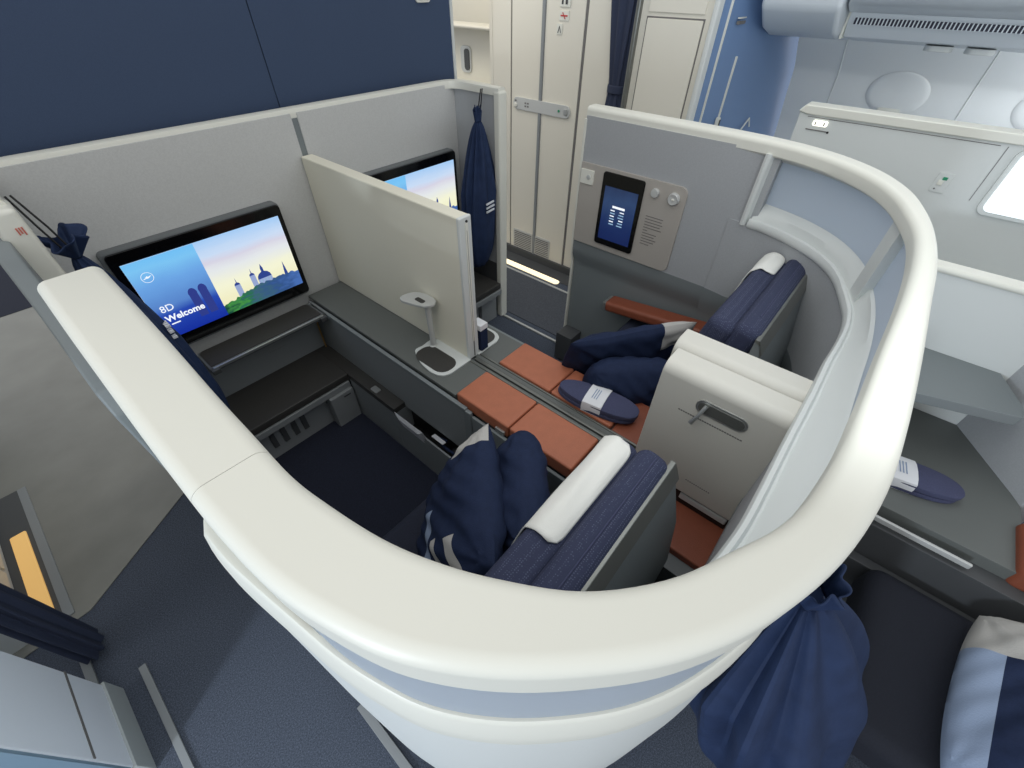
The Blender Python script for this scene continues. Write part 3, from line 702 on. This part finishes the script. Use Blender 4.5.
# ================================================================ CENTRE CONSOLE
cn = empty('center_console', 'slate grey console running between the two seats', 'console', (.865, .9, 0))
m = MB(); m.box((.690, .30, .02), (1.040, 1.82, .508), TEALD, .003); m.build('body', cn)
m = MB(); m.prism([(.675, 1.815), (.855, 1.815), (.855, .28), (.835, .28), (.835, .835), (.675, .835)], 'z', .506, .520, CONS, .003); m.build('countertop', cn)
m = MB(); m.prism([(1.055, 1.815), (.875, 1.815), (.875, .28), (.895, .28), (.895, .835), (1.055, .835)], 'z', .506, .520, CONS, .003); m.build('countertop', cn)
m = MB(); m.box((.838, -.10, .50), (.900, .925, .510), CHAR, .001); m.box((.838, -.10, .50), (.846, .925, .524), RAIL, .002); m.box((.892, -.10, .50), (.900, .925, .524), RAIL, .002); m.box((.862, -.1, .505), (.876, .925, .520), RAIL, .003); m.build('slide_rail', cn)
m = MB(); m.box((.61, -.12, .30), (1.12, .33, .500), TEALD, .004); m.build('rear_body', cn)
for sx in (1, -1):
    X = (lambda x: x) if sx == 1 else (lambda x: 1.733-x)
    def bx(m, a, b, mt, bev, seg=3):
        x0, x1 = sorted((X(a[0]), X(b[0]))); m.box((x0, a[1], a[2]), (x1, b[1], b[2]), mt, bev, seg)
    for (y0, y1) in ((.589, .830), (.338, .584)):
        m = MB(); bx(m, (.676, y0, .480), (.832, y1, .534), ORNG, .007, 3); m.build('armrest_pad', cn)
    m = MB(); bx(m, (.655, -.13, .470), (.834, .333, .524), ORND, .006, 3); m.build('rear_pad', cn)
    m = MB(); bx(m, (.668, .60, .486), (.677, .64, .504), SILV, .002); m.build('latch', cn); m = MB(); bx(m, (.668, .55, .486), (.677, .575, .504), SILV, .002); m.build('latch', cn)
    # side panel with lighter lip (tray pocket)
    m = MB(); m.prism([(1.80, .236), (1.80, .500), (.80, .500), (.755, .470), (.745, .236)], 'x', min(X(.662), X(.674)), max(X(.662), X(.674)), PANELG, .002)
    m.build('side_panel', cn)
    m = MB(); bx(m, (.655, .77, .487), (.671, 1.64, .507), TEAL, .003); bx(m, (.655, .745, .236), (.671, .78, .500), TEAL, .004); m.build('side_lip', cn)
    m = MB(); bx(m, (.660, .33, .236), (.672, .744, .482), TEAL, .003); m.build('armrest_panel', cn)
    # charging / tray dish at the end of the divider
    m = MB()
    out = [(X(x), y) for x, y in [(.845, .925), (.845, 1.115), (.775, 1.13), (.740, 1.13), (.718, 1.09), (.700, 1.04), (.696, .975), (.712, .938), (.74, .925)]]
    cc = catmull([(x, y, 0) for x, y in out], 5)
    m.prism([(p.x, p.y) for p in cc], 'z', .520, .5275, W2, .002); dish = m.build('cocktail_tray', cn)
    m = MB(); m.prism(rrect(min(X(.804), X(.709)), .940, max(X(.804), X(.709)), 1.115, .042), 'z', .5265, .5290, CHAR, .0005); m.build('tray_inlay', dish)
# low storage console with a pocket
for sx in (1, -1):
    X = (lambda x: x) if sx == 1 else (lambda x: 1.733-x)
    def bx(m, a, b, mt, bev=.003, seg=2):
        x0, x1 = sorted((X(a[0]), X(b[0]))); m.box((x0, a[1], a[2]), (x1, b[1], b[2]), mt, bev, seg)
    nm = 'storage_ledge'
    r = empty(nm, 'low charcoal storage ledge with an open pocket beside the near footwell' if sx == 1 else 'low charcoal storage ledge beside the far footwell, mostly hidden', 'storage', (X(.63), 1.1, 0), )
    m = MB(); bx(m, (.605, 1.17, .0), (.690, 1.51, .236), PANELG); bx(m, (.605, .60, .0), (.614, 1.17, .222), PANELG); bx(m, (.614, .60, .0), (.690, .78, .20), PANELG)
    bx(m, (.6145, .78, 0), (.69, 1.168, .10), BLACK); bx(m, (.684, .78, .1), (.69, 1.168, .23), BLACK); m.build('body', r)
    m = MB(); bx(m, (.603, 1.168, .234), (.690, 1.77, .264), CHAR, .003); m.build('lid', r)
    if sx == 1:
        m = MB(); m.prism(rrect(.612, 1.300, .640, 1.345, .006), 'z', .263, .269, SILV, .002); m.build('latch_button', r)
# items in the pocket
m = MB(); Mx = Matrix.Translation((.612, 1.060, .205)) @ Matrix.Rotation(math.radians(-14), 4, 'Y') @ Matrix.Rotation(math.radians(-4), 4, 'X')
for k in range(4): m.box((-.001-.0035*k, -.09+.006*k, -.06), (.001-.0035*k, .095-.010*k, .062-.004*k), PAPER, .0004, 1, M=Mx)
tag(m.build('brochure', origin=(.624, 1.055, .14)), 'white folded brochures sticking out of the storage pocket', 'brochure')
hp = empty('headphones', 'black headphones on a navy cable with white tag in the storage pocket', 'headphones', (.645, .86, .12))
m = MB(); m.tube([(.650+.012*math.cos(t), .885+.075*math.sin(t), .205+.004*math.cos(3*t)) for t in [PI*.1+PI*1.6*k/20 for k in range(21)]], .006, NAVY, 8); m.build('headband', hp)
m = MB(); m.lathe([(.002, -.012), (.026, -.012), (.03, 0), (.026, .012), (.002, .012)], (.652, .84, .19), BLACK, 20, 'x'); m.build('ear_cup', hp)
m = MB(); m.box((-.010, -.034, -.002), (.010, .034, .002), PAPER, .001, M=Matrix.Translation((.638, .93, .226)) @ Matrix.Rotation(.25, 4, 'Y')); m.build('tag', hp)

# ---------------------------------------------------------------- privacy divider
dv = empty('privacy_divider', 'tall cream divider panel standing between the two seats', 'divider', (.87, 1.35, .52))
m = MB(); m.box((.845, .932, .520), (.895, 1.825, 1.072), BEIGE, .005, 3); m.build('panel', dv)
m = MB(); m.box((.8435, .930, .520), (.8965, .945, 1.0725), W2, .005, 3); en = m.build('edge_profile', dv)
m = MB(); m.prism(rrect(.866, .60, .878, 1.055, .006), 'y', .9265, .9305, W, .0015); m.box((.870, .926, .53), (.8715, .9295, 1.03), INKG, 0); m.lathe([(.004, 0), (.004, -.003)], (.873, .9295, 1.058), BLACK, 10, 'y'); m.build('latch_slot', en)

# table lamp on the tray dish
lp = empty('reading_lamp', 'silver stemmed tray lamp with flat oval head by the divider', 'lamp', (.808, 1.10, .528))
m = MB(); m.loft([[(.808+.012*s*math.cos(t), 1.098+.010*s*math.sin(t), z) for t in [2*PI*k/16 for k in range(16)]] for z, s in ((.527, 1.6), (.533, 1.05), (.60, .95), (.70, 1.1), (.722, 1.3))], SILVP); m.build('stem', lp)
m = MB(); P = catmull([(.780, 1.085, 0), (.812, 1.066, 0), (.838, 1.085, 0), (.843, 1.14, 0), (.82, 1.185, 0), (.775, 1.20, 0), (.752, 1.18, 0), (.762, 1.13, 0), (.780, 1.085, 0)], 6)[:-1]
m.prism([(p.x, p.y) for p in P], 'z', .720, .732, SILVP, .004); hd = m.build('head', lp)
m = MB(); m.prism(rrect(.786, 1.10, .806, 1.145, .008), 'z', .7315, .7335, CHAR, .0004); m.build('sensor', hd)

# amenity card on the far dish
m = MB(); m.box((.905, .925, .529), (.943, .955, .625), NAVY, .002); ac = m.build('amenity_box', origin=(.93, .93, .529))
tag(ac, 'small navy box with white top standing behind the divider end', 'box')
m = MB(); m.box((.904, .924, .625), (.944, .975, .648), PAPER, .002); m.build('lid', ac)

# ================================================================ PRIVACY BOXES (white hooded panels behind the armrests)
def hood(x0, x1, z1, y0, y1, label, handle=False, seat=0):
    r = empty('hooded_panel', label, 'panel', ((x0+x1)/2, (y0+y1)/2, .58), 'paired hooded panels between the seats')
    R_ = (x1-x0)*.42
    sec = [(x0, .585)]+[(x0+R_-R_*math.cos(math.radians(a)), z1-R_+R_*math.sin(math.radians(a))) for a in range(0, 91, 12)]+[(x1, z1), (x1, .585)]
    m = MB(); m.prism(sec, 'y', y0, y1, BINW, .003, 2); m.build('hood', r)
    if handle:
        m = MB(); m.prism(rrect(-.004, .878, .111, .918, .019), 'x', x0-.003, x0+.004, SILV, .001); hl = m.build('handle_frame', r)
        m = MB(); m.prism(rrect(.002, .884, .105, .912, .013), 'x', x0-.0042, x0-.002, RAIL, .0003); m.build('recess', hl)
        m = MB(); m.tube([(x0-.006, .088, .908), (x0-.020, .094, .884), (x0-.022, .103, .856)], [.005, .004, .006], SILV, 10); m.build('lever', hl)
        m = MB()
        for k in range(26):
            y = .143-.0058*k
            m.box((x0-.0006, y-.0046, .8555), (x0+.001, y, .8590), INKG, 0)
        m.build('print', r); m = MB()
        for k in range(12): m.box((x0-.0006, .055-.0055*k, .640), (x0+.001, .0585-.0055*k, .643), INKG, 0)
        m.build('print', r)
    return r
hood(.783, .852, .968, -.079, .208, 'near white hooded panel with a silver oval pull handle', True)
hood(.862, .932, .972, -.082, .222, 'far white hooded panel tucked behind the one with the handle')
m = MB(); m.box((.795, -.08, .50), (.935, .20, .590), BLACK, .003)
hb = m.build('hood_base', origin=(.865, .06, .50)); tag(hb, 'black plinth below the two white hooded panels', 'plinth')
m = MB(); m.box((.789, -.075, .548), (.797, .055, .572), W2, .008, 3); m.build('white_band', hb)

# ================================================================ SEATS
def seat(mir, label, zoff=0, xoff=0, ext=0, cov=(.300, .578), name='aircraft_seat'):
    X = (lambda x: 1.733+xoff-x) if mir else (lambda x: x)
    def bx(m, a, b, mt, bev, seg=4, M=None):
        x0, x1 = sorted((X(a[0]), X(b[0]))); m.box((x0, a[1], a[2]), (x1, b[1], b[2]), mt, bev, seg, M)
    r = empty(name, label, 'seat', (X(.36), .25, .0), 'airline seats')
    RM = Matrix.Translation((0, .10, .90+zoff)) @ Matrix.Rotation(math.radians(13), 4, 'X') @ Matrix.Translation((0, -.10, -.90))
    m = MB(); bx(m, (.115, .070, .40), (.602+ext, .144, .900), WEAVE, .028, 5, RM); bk = m.build('backrest', r)
    # piping seams on the backrest crown
    m = MB()
    for yy in (.108,):
        pts = [RM @ Vector((X(.14+.44*k/20), yy, .9008)) for k in range(21)]
        m.tube(pts, .0016, SLIP, 6)
    m.build('piping', bk)
    m = MB(); bx(m, (.150, .130, .610), (.600+ext, .210, .874), WEAVE, .028, 5, RM); hr = m.build('headrest', r)
    # paper cover draped over the headrest: profile over the top, rounded hem
    c0, c1 = cov
    def over(t, g=.004):
        # t in 0..1 : from the front face, over the crown, to the rear
        P = [(.210+g, .68), (.210+g, .76), (.210+g, .839), (.205+g, .858), (.196, .871+g), (.186, .874+g), (.176, .874+g), (.162, .874+g), (.150, .868+g)]
        q = catmull([(y, z, 0) for y, z in P], 4); i = t*(len(q)-1); k = min(int(i), len(q)-2); f = i-k
        return q[k].lerp(q[k+1], f)
    rings = []; NX = 26
    for i in range(NX+1):
        u = i/NX; x = c0+(c1-c0)*u
        e = min(u, 1-u)*(c1-c0); t1 = 1.0 if e > .035 else (.84+.16*math.sqrt(max(0, 1-(1-e/.035)**2)))
        col = []
        for k in range(25):
            p = over(t1*k/24, .004+.0015*math.sin(u*9+k*.7)*.5); v_ = RM @ Vector((X(x), p.x, p.y)); col.append(tuple(v_))
        rings.append(col)
    m = MB(); m.loft(rings, COVER, closed=False, caps=False)
    cv = m.build('headrest_cover', hr)
    sol = cv.modifiers.new('thickness', 'SOLIDIFY'); sol.thickness = .003; sol.offset = 1
    # shell behind
    m = MB(); x0, x1 = sorted((X(.112), X(.604+ext)))
    m.prism([(.080, .878+zoff), (.070, .872+zoff), (.060, .845+zoff), (.022, .72), (-.002, .56), (-.004, .44), (.02, .30), (.24, .30), (.12, .60), (.088, .80), (.086, .878+zoff)], 'x', x0, x1, TEAL, .004, 2); m.build('shell', r)
    m = MB(); x0, x1 = sorted((X(.108), X(.608+ext))); m.prism([(y_, z_+zoff) for y_, z_ in [(.086, .887), (.074, .887), (.056, .848), (.058, .836), (.070, .872), (.086, .879)]], 'x', x0, x1, RAIL, .002); m.build('shell_edge', r)
    # seat cushion, leg rest
    m = MB(); bx(m, (.06, .20, .31), (.600, .665, .425), NAVYD, .035, 5); m.build('seat_cushion', r)
    m = MB(); bx(m, (.09, .57, .06), (.575, .64, .33), NAVYD, .02, 4); m.build('leg_rest', r)
    m = MB(); bx(m, (.10, .12, .02), (.58, .56, .31), BLACK, .01); m.build('base', r)
    if not mir:
        m = MB(); m.box((.628, .02, .44), (.634, .035, .47), BLACK, .001)
        m.bm.free()
    return r
seat(False, 'near navy seat with a wide white headrest cover')
s2 = seat(True, 'far navy seat beyond the white hooded panels', zoff=.030, xoff=.018, ext=.06, cov=(.155, .30))
for (u, z) in ((1.5, .80), ):
    m = MB(); m.lathe([(.006, 0), (.006, -.004)], (1.33, .013, .66), SILV, 10, 'y'); m.build('screw', s2)

# ================================================================ PILLOWS
def pillow(w, h, t, M, label, regions, name='pillow', group=None, base=NAVY, seed=0, rc=.06):
    rnd = random.Random(seed); N = 64
    m = MB(); b2 = bmesh.new()
    for f in (base, GREYP, SKYP, PRINTW): m.mi(f)
    def pos(u, v, s):
        # pinched corners, puffed centre, wrinkles
        k_ = 1-rc*abs(u*v)**2.5; px = u*(1-.04*(1-abs(v)**4))*k_; py = v*(1-.04*(1-abs(u)**4))*k_
        th = (max(0, 1-abs(u)**2.6)**.55)*(max(0, 1-abs(v)**2.6)**.55)
        wr = .035*math.sin(7*u+3*v+seed)*math.sin(5*v-2*u+seed*2)+.03*math.sin(13*u*v+seed)+.02*math.sin(19*(u+v)+seed)
        a_ = math.atan2(v-.9, u-.9); d_ = math.hypot(u-.9, v-.9); a2 = math.atan2(v-.9, u+.9); d2 = math.hypot(u+.9, v-.9)
        wr += .05*math.sin(9*a_+seed)*math.exp(-d_*1.2)+.05*math.sin(8*a2+seed*3)*math.exp(-d2*1.2)
        z = s*(t/2)*th*(1+wr*2)+.006*math.sin(3*u+seed)*math.cos(2*v)
        return Vector((px*w/2, py*h/2, z))
    for s in (1, -1):
        G = [[b2.verts.new(M @ pos(-1+2*i/N, -1+2*j/N, s)) for j in range(N+1)] for i in range(N+1)]
        for i in range(N):
            for j in range(N):
                q = (G[i][j], G[i+1][j], G[i+1][j+1], G[i][j+1])
                f = b2.faces.new(q if s == 1 else q[::-1]); u = -1+2*(i+.5)/N; v_ = -1+2*(j+.5)/N
                f.material_index = 0
                for fn, mm in regions:
                    if fn(u, v_, s): f.material_index = m.mats.index(mm)
                f.smooth = True
    bmesh.ops.remove_doubles(b2, verts=b2.verts, dist=.0004)
    me = bpy.data.meshes.new('t'); b2.to_mesh(me); b2.free(); m.bm.from_mesh(me); bpy.data.meshes.remove(me)
    loc = M.translation
    o = m.build(name, origin=loc); tag(o, label, 'pillow', group)
    return o
def PM(c, yaw, lean=0, roll=0, s=1):
    """pillow standing: local u along the yaw direction, v up, normal sideways"""
    return Matrix.Translation(c) @ Matrix.Rotation(math.radians(yaw), 4, 'Z') @ Matrix.Rotation(math.radians(lean), 4, 'X') @ Matrix.Rotation(PI/2, 4, 'X') @ Matrix.Rotation(math.radians(roll), 4, 'Z')
pillow(.40, .40, .16, PM((.320, .440, .590), 45, 26, 0), 'navy pillow with grey corner and grey bars in front on the near seat',
       [(lambda u, v, s: s < 0 and u > .66 and v > .45, GREYP), (lambda u, v, s: s < 0 and -.95 < u < -.36 and .16 < v < .26, GREYP), (lambda u, v, s: s < 0 and -.95 < u < -.46 and .44 < v < .60, GREYP), (lambda u, v, s: s < 0 and -.12 < v < .06 and -.9 < u < .10, SKYP)], 'pillow', 'pillows', seed=1)
pillow(.40, .34, .17, PM((.440, .365, .585), 42, 16, 0), 'plain navy pillow squeezed between grey-cornered pillow and the near headrest', [], 'pillow', 'pillows', seed=4, rc=.2)
pillow(.50, .40, .12, PM((1.24, .50, .53), -36, 24, 3), 'navy pillow with grey corner leaning on the far seat',
       [(lambda u, v, s: u > .45 and v > .55, GREYP)], 'pillow', 'pillows', seed=6)
pillow(.36, .32, .17, PM((1.13, .40, .50), -48, 14, 0), 'plain navy pillow beside the slippers on the far seat', [], 'pillow', 'pillows', seed=8, rc=.2)

# ================================================================ SLIPPERS
def slippers(c, yaw, label, zb, L=.285, half=False, tilt=0):
    r = empty('slippers', label, 'slippers', (c[0], c[1], zb), 'packed pairs of felt slippers')
    Mz = Matrix.Translation((c[0], c[1], zb)) @ Matrix.Rotation(math.radians(yaw), 4, 'Z') @ Matrix.Rotation(math.radians(tilt), 4, 'X')
    def sole(z0, z1, dx, w0, mt, puff=0):
        out = []
        for k in range(40):
            t = 2*PI*k/40; x = math.cos(t); y = math.sin(t)
            wd = .054*(1+.10*x)
            x = math.copysign(abs(x)**.85, x); out.append((L/2*x+dx, wd*math.copysign(abs(y)**.85, y)*w0))
        b = MB(); rings = []
        for s_, z in ((.96, z0), (1, z0+.003), (1, z1-.004), (.97, z1-.001), (.90, z1), (.5, z1+puff), (.05, z1+puff)):
            rings.append([tuple(Mz @ Vector((x*s_, y*s_, z))) for x, y in out])
        b.loft(rings, mt); return b
    sole(.0, .016, 0, 1, SLIP, .003).build('slipper', r)
    sole(.017, .036, .004, .97, SLIP, .006).build('slipper', r)
    m = MB(); m.tube([Mz @ Vector((-.02+L*.30*k/6-.02*0, .012*math.sin(k/6*PI)-.006, .0425-.001*abs(k-3))) for k in range(7)], .0016, INKD, 6) if False else None
    m.bm.free()
    rings = []
    for x in (-.034, .034):
        rings.append([tuple(Mz @ Vector((x, y, z))) for y, z in ((-.052, -.002), (-.055, .02), (-.050, .040), (-.03, .046), (0, .048), (.03, .046), (.050, .040), (.055, .02), (.052, -.002))])
    m = MB(); m.loft(rings, PAPER); bd_ = m.build('paper_band', r)
    m = MB()
    for k in range(3): m.box((-.012+.008*k, -.026, .0478), (-.009+.008*k, .022, .0484), SKYP, 0, M=Mz)
    m.build('print', bd_)
    return r
slippers((.955, .430), -81, 'dark blue felt slippers in a white band on the orange armrest', .535)
slippers((1.318, -.408), -80, 'dark blue felt slippers on the grey console of the row behind', .512, L=.30)

# ================================================================ LAUNDRY BAGS
def bag(cx, cy, ztop, zneck, zbot, wx, wy, label, ang=0, cord=True, lean=(0, 0), seed=0, pr=None, folds=11, ruf=.30, top=None):
    r = empty('laundry_bag', label, 'bag', (cx, cy, zbot), 'navy drawstring bags')
    rnd = random.Random(seed); rings = []; N = 96; ca, sa = math.cos(math.radians(ang)), math.sin(math.radians(ang))
    H = 40
    for i in range(H+1):
        s = i/H; z = zneck+(zbot-zneck)*s
        body = min(1, (s/.42))**.75 if s < .42 else 1
        end = math.sqrt(max(0, 1-((s-.72)/.28)**2)) if s > .72 else 1
        k_ = .17+.83*body
        k_ *= (.10+.90*end) if s > .72 else 1
        ring = []
        for j in range(N):
            t = 2*PI*j/N
            amp = .16*(1-s)**1.3+.03
            w = 1+amp*math.sin(folds*t+seed+1.5*math.sin(2*t))+.04*math.sin(5*t+9*s+seed)+.03*math.sin(3*t-7*s)
            x = wx*k_*w*math.cos(t); y = wy*k_*w*math.sin(t)
            ring.append((cx+ca*x-sa*y+lean[0]*s, cy+sa*x+ca*y+lean[1]*s, z+.006*math.sin(7*t+seed)*s))
        rings.append(ring)
    m = MB(); m.loft(rings, NAVYB); bo = m.build('sack', r)
    # ruffle above the neck
    rings = []
    for i in range(9):
        s = i/8; rr = .17+ruf*s
        rings.append([(cx+ca*wx*rr*w*math.cos(t)-sa*wy*rr*w*math.sin(t), cy+sa*wx*rr*w*math.cos(t)+ca*wy*rr*w*math.sin(t), zneck+.055*s*(1+.25*math.sin(3*t+seed)))
                      for t, w in [(2*PI*j/N, 1+(.05+.18*s)*math.sin(7*2*PI*j/N+seed)+.12*s*math.sin(3*2*PI*j/N)) for j in range(N)]])
    m = MB(); m.loft(rings, NAVYB, caps=False); ru = m.build('ruffle', r); sm_ = ru.modifiers.new('thickness', 'SOLIDIFY'); sm_.thickness = .003
    if cord:
        m = MB()
        tx, ty = top or (cx, cy)
        for d in (-.006, .006): m.tube([(cx+d, cy, zneck-.01), ((cx+tx)/2+d*1.3, (cy+ty)/2, (zneck+ztop)/2), (tx+d*.8, ty, ztop)], .0028, BLACK, 6)
        m.build('drawstring', r)
    if pr: pr(r)
    return r
def pr_right(r):
    m = MB()
    for k, (w, z) in enumerate(((.055, .742), (.058, .722), (.056, .702))):
        m.box((1.585, 1.524, z+.004), (1.585+w, 1.530, z+.012), PRINTW, 0, M=Matrix.Translation((1.63, 1.53, z)) @ Matrix.Rotation(math.radians(-5), 4, 'Y') @ Matrix.Translation((-1.63, -1.53, -z)))
    m.build('print', r)
bag(1.632, 1.61, 1.225, 1.095, .37, .100, .072, 'navy drawstring bag hanging on the far front post', 0, seed=2, pr=pr_right, ruf=.03, lean=(-.038, 0), top=(1.652, 1.60))
def pr_left(r):
    m = MB()
    for k in range(3):
        for j in range(3): m.box((.108, 1.462-.014*j, .835-.020*k), (.1205, 1.471-.014*j, .841-.020*k), PRINTW, 0)
    m.build('print', r)
bagL = bag(.040, 1.520, 1.215, 1.060, .42, .062, .085, 'navy drawstring bag hanging inside the left wall, mostly behind the rim', 0, seed=5, cord=True, folds=9, ruf=.60, top=(.004, 1.56), lean=(.050, -.080), pr=pr_left)
bag(.57, -.225, 1.0, .80, .30, .19, .145, 'large navy drawstring bag hanging on the outside of the rear shell', -10, cord=False, seed=9, folds=9, lean=(-.06, -.12), ruf=.06)

# ================================================================ ROW BEHIND
nw = empty('rear_suite_wall', 'grey side wall and shelf of the suite behind, with white capped edge', 'suite wall', (1.70, -.5, 0))
m = MB(); m.box((1.70, -.90, .30), (1.735, -.165, .975), W2, .004); m.build('panel', nw)
m = MB(); m.box((1.69, -.90, .970), (1.745, -.160, .990), W, .008, 3); m.build('rim_cap', nw)
m = MB(); m.prism([(1.70, -.20), (1.702, -.514), (1.561, -.566), (1.506, -.566), (1.425, -.321), (1.40, -.20)], 'z', .700, .734, TEAL, .003); m.build('shelf', nw)
m = MB(); m.prism([(1.70, -.535), (1.44, -.70), (1.44, -.74), (1.70, -.70)], 'z', .3, 1.2, GREYR, .003); m.build('upright_panel', nw)
rc = empty('rear_console', 'grey console of the row behind carrying slippers, with a silver rail', 'console', (1.45, -.45, 0))
m = MB(); m.prism([(1.175, -.165), (1.70, -.165), (1.70, -.57), (1.43, -.703), (1.18, -.703)], 'z', .470, .512, CONS, .003); m.build('top', rc)
m = MB(); m.prism([(1.13, -.165), (1.69, -.165), (1.69, -.60), (1.13, -.80)], 'z', .05, .472, DARKG, .003); m.build('body', rc)
m = MB(); m.box((1.140, -.615, .480), (1.150, -.165, .498), SILVP, .003); m.build('rail', rc)
m = MB(); m.box((1.17, -1.05, .46), (1.36, -.69, .54), ORND, .02, 4); m.build('armrest_pad', rc)
rs = empty('aircraft_seat', 'dark navy seat of the row behind, seen from above', 'seat', (.85, -.7, 0))
m = MB(); m.box((.62, -1.15, .24), (1.10, -.46, .38), NAVYDD, .04, 5); m.build('seat_cushion', rs)
m = MB(); m.prism([(.66, -.30), (1.12, -.20), (1.12, -.46), (.62, -.50)], 'z', .0, .16, BLACK, .01); m.build('base', rs)
m = MB(); m.box((1.095, -1.1, .10), (1.13, -.40, .34), DARKG, .006); m.build('side_panel', rs)
pillow(.50, .46, .15, Matrix.Translation((.84, -.83, .52)) @ Euler((math.radians(-30), 0, math.radians(-6))).to_matrix().to_4x4(), 'pillow in navy, grey and pale blue on the seat behind, lower right corner',
       [(lambda u, v, s: v > .66 and u < .35, SKYP), (lambda u, v, s: u > .35, GREYP)], 'pillow', 'pillows', seed=11, rc=.12)

# ================================================================ LIGHT
w = bpy.data.worlds.new('world'); S.world = w; w.use_nodes = True
bg = w.node_tree.nodes['Background']; bg.inputs[0].default_value = (.96, .98, 1.0, 1); bg.inputs[1].default_value = .80
def area(name, loc, target, sx, sy, power, col):
    l = bpy.data.lights.new(name, 'AREA'); l.shape = 'RECTANGLE'; l.size = sx; l.size_y = sy; l.energy = power; l.color = col
    o = bpy.data.objects.new(name, l); COL.objects.link(o); o.location = loc
    d = Vector(target)-Vector(loc); o.rotation_euler = d.to_track_quat('-Z', 'Y').to_euler(); return o
area('ceiling_light_left', (-.3, .6, 2.4), (-.1, .6, 0), .5, 3.5, 7, (1, .95, .86))
area('ceiling_light_right', (1.9, .0, 2.3), (2.8, .0, 1.0), .4, 3.5, 6, (.90, .96, 1))
area('lavatory_light', (1.9, 2.6, 2.2), (2.4, 2.2, .6), .5, .5, 6, (1, .92, .78))
area('bin_wash_light', (3.0, -.6, 1.365), (3.30, -.6, 1.0), .06, 2.4, 8, (.92, .96, 1))
area('sidewall_fill_light', (2.74, -.5, 1.40), (3.35, -.5, 1.12), .04, 2.6, 8, (.92, .96, 1))  # unseen fill strip, added under the bin to brighten the lining
area('window_daylight_right', (2.2, -1.0, 1.9), (-.6, 1.0, .3), .5, .9, 1.2, (.84, .92, 1))
area('window_daylight_left', (-2.4, -.10, 1.10), (-.3, .6, 0), .22, .3, 38, (.78, .88, 1))
S.view_settings.view_transform = 'Standard'; S.view_settings.look = 'None'; S.view_settings.gamma = 1
S.view_settings.use_curve_mapping = False; S.view_settings.exposure = 0.08
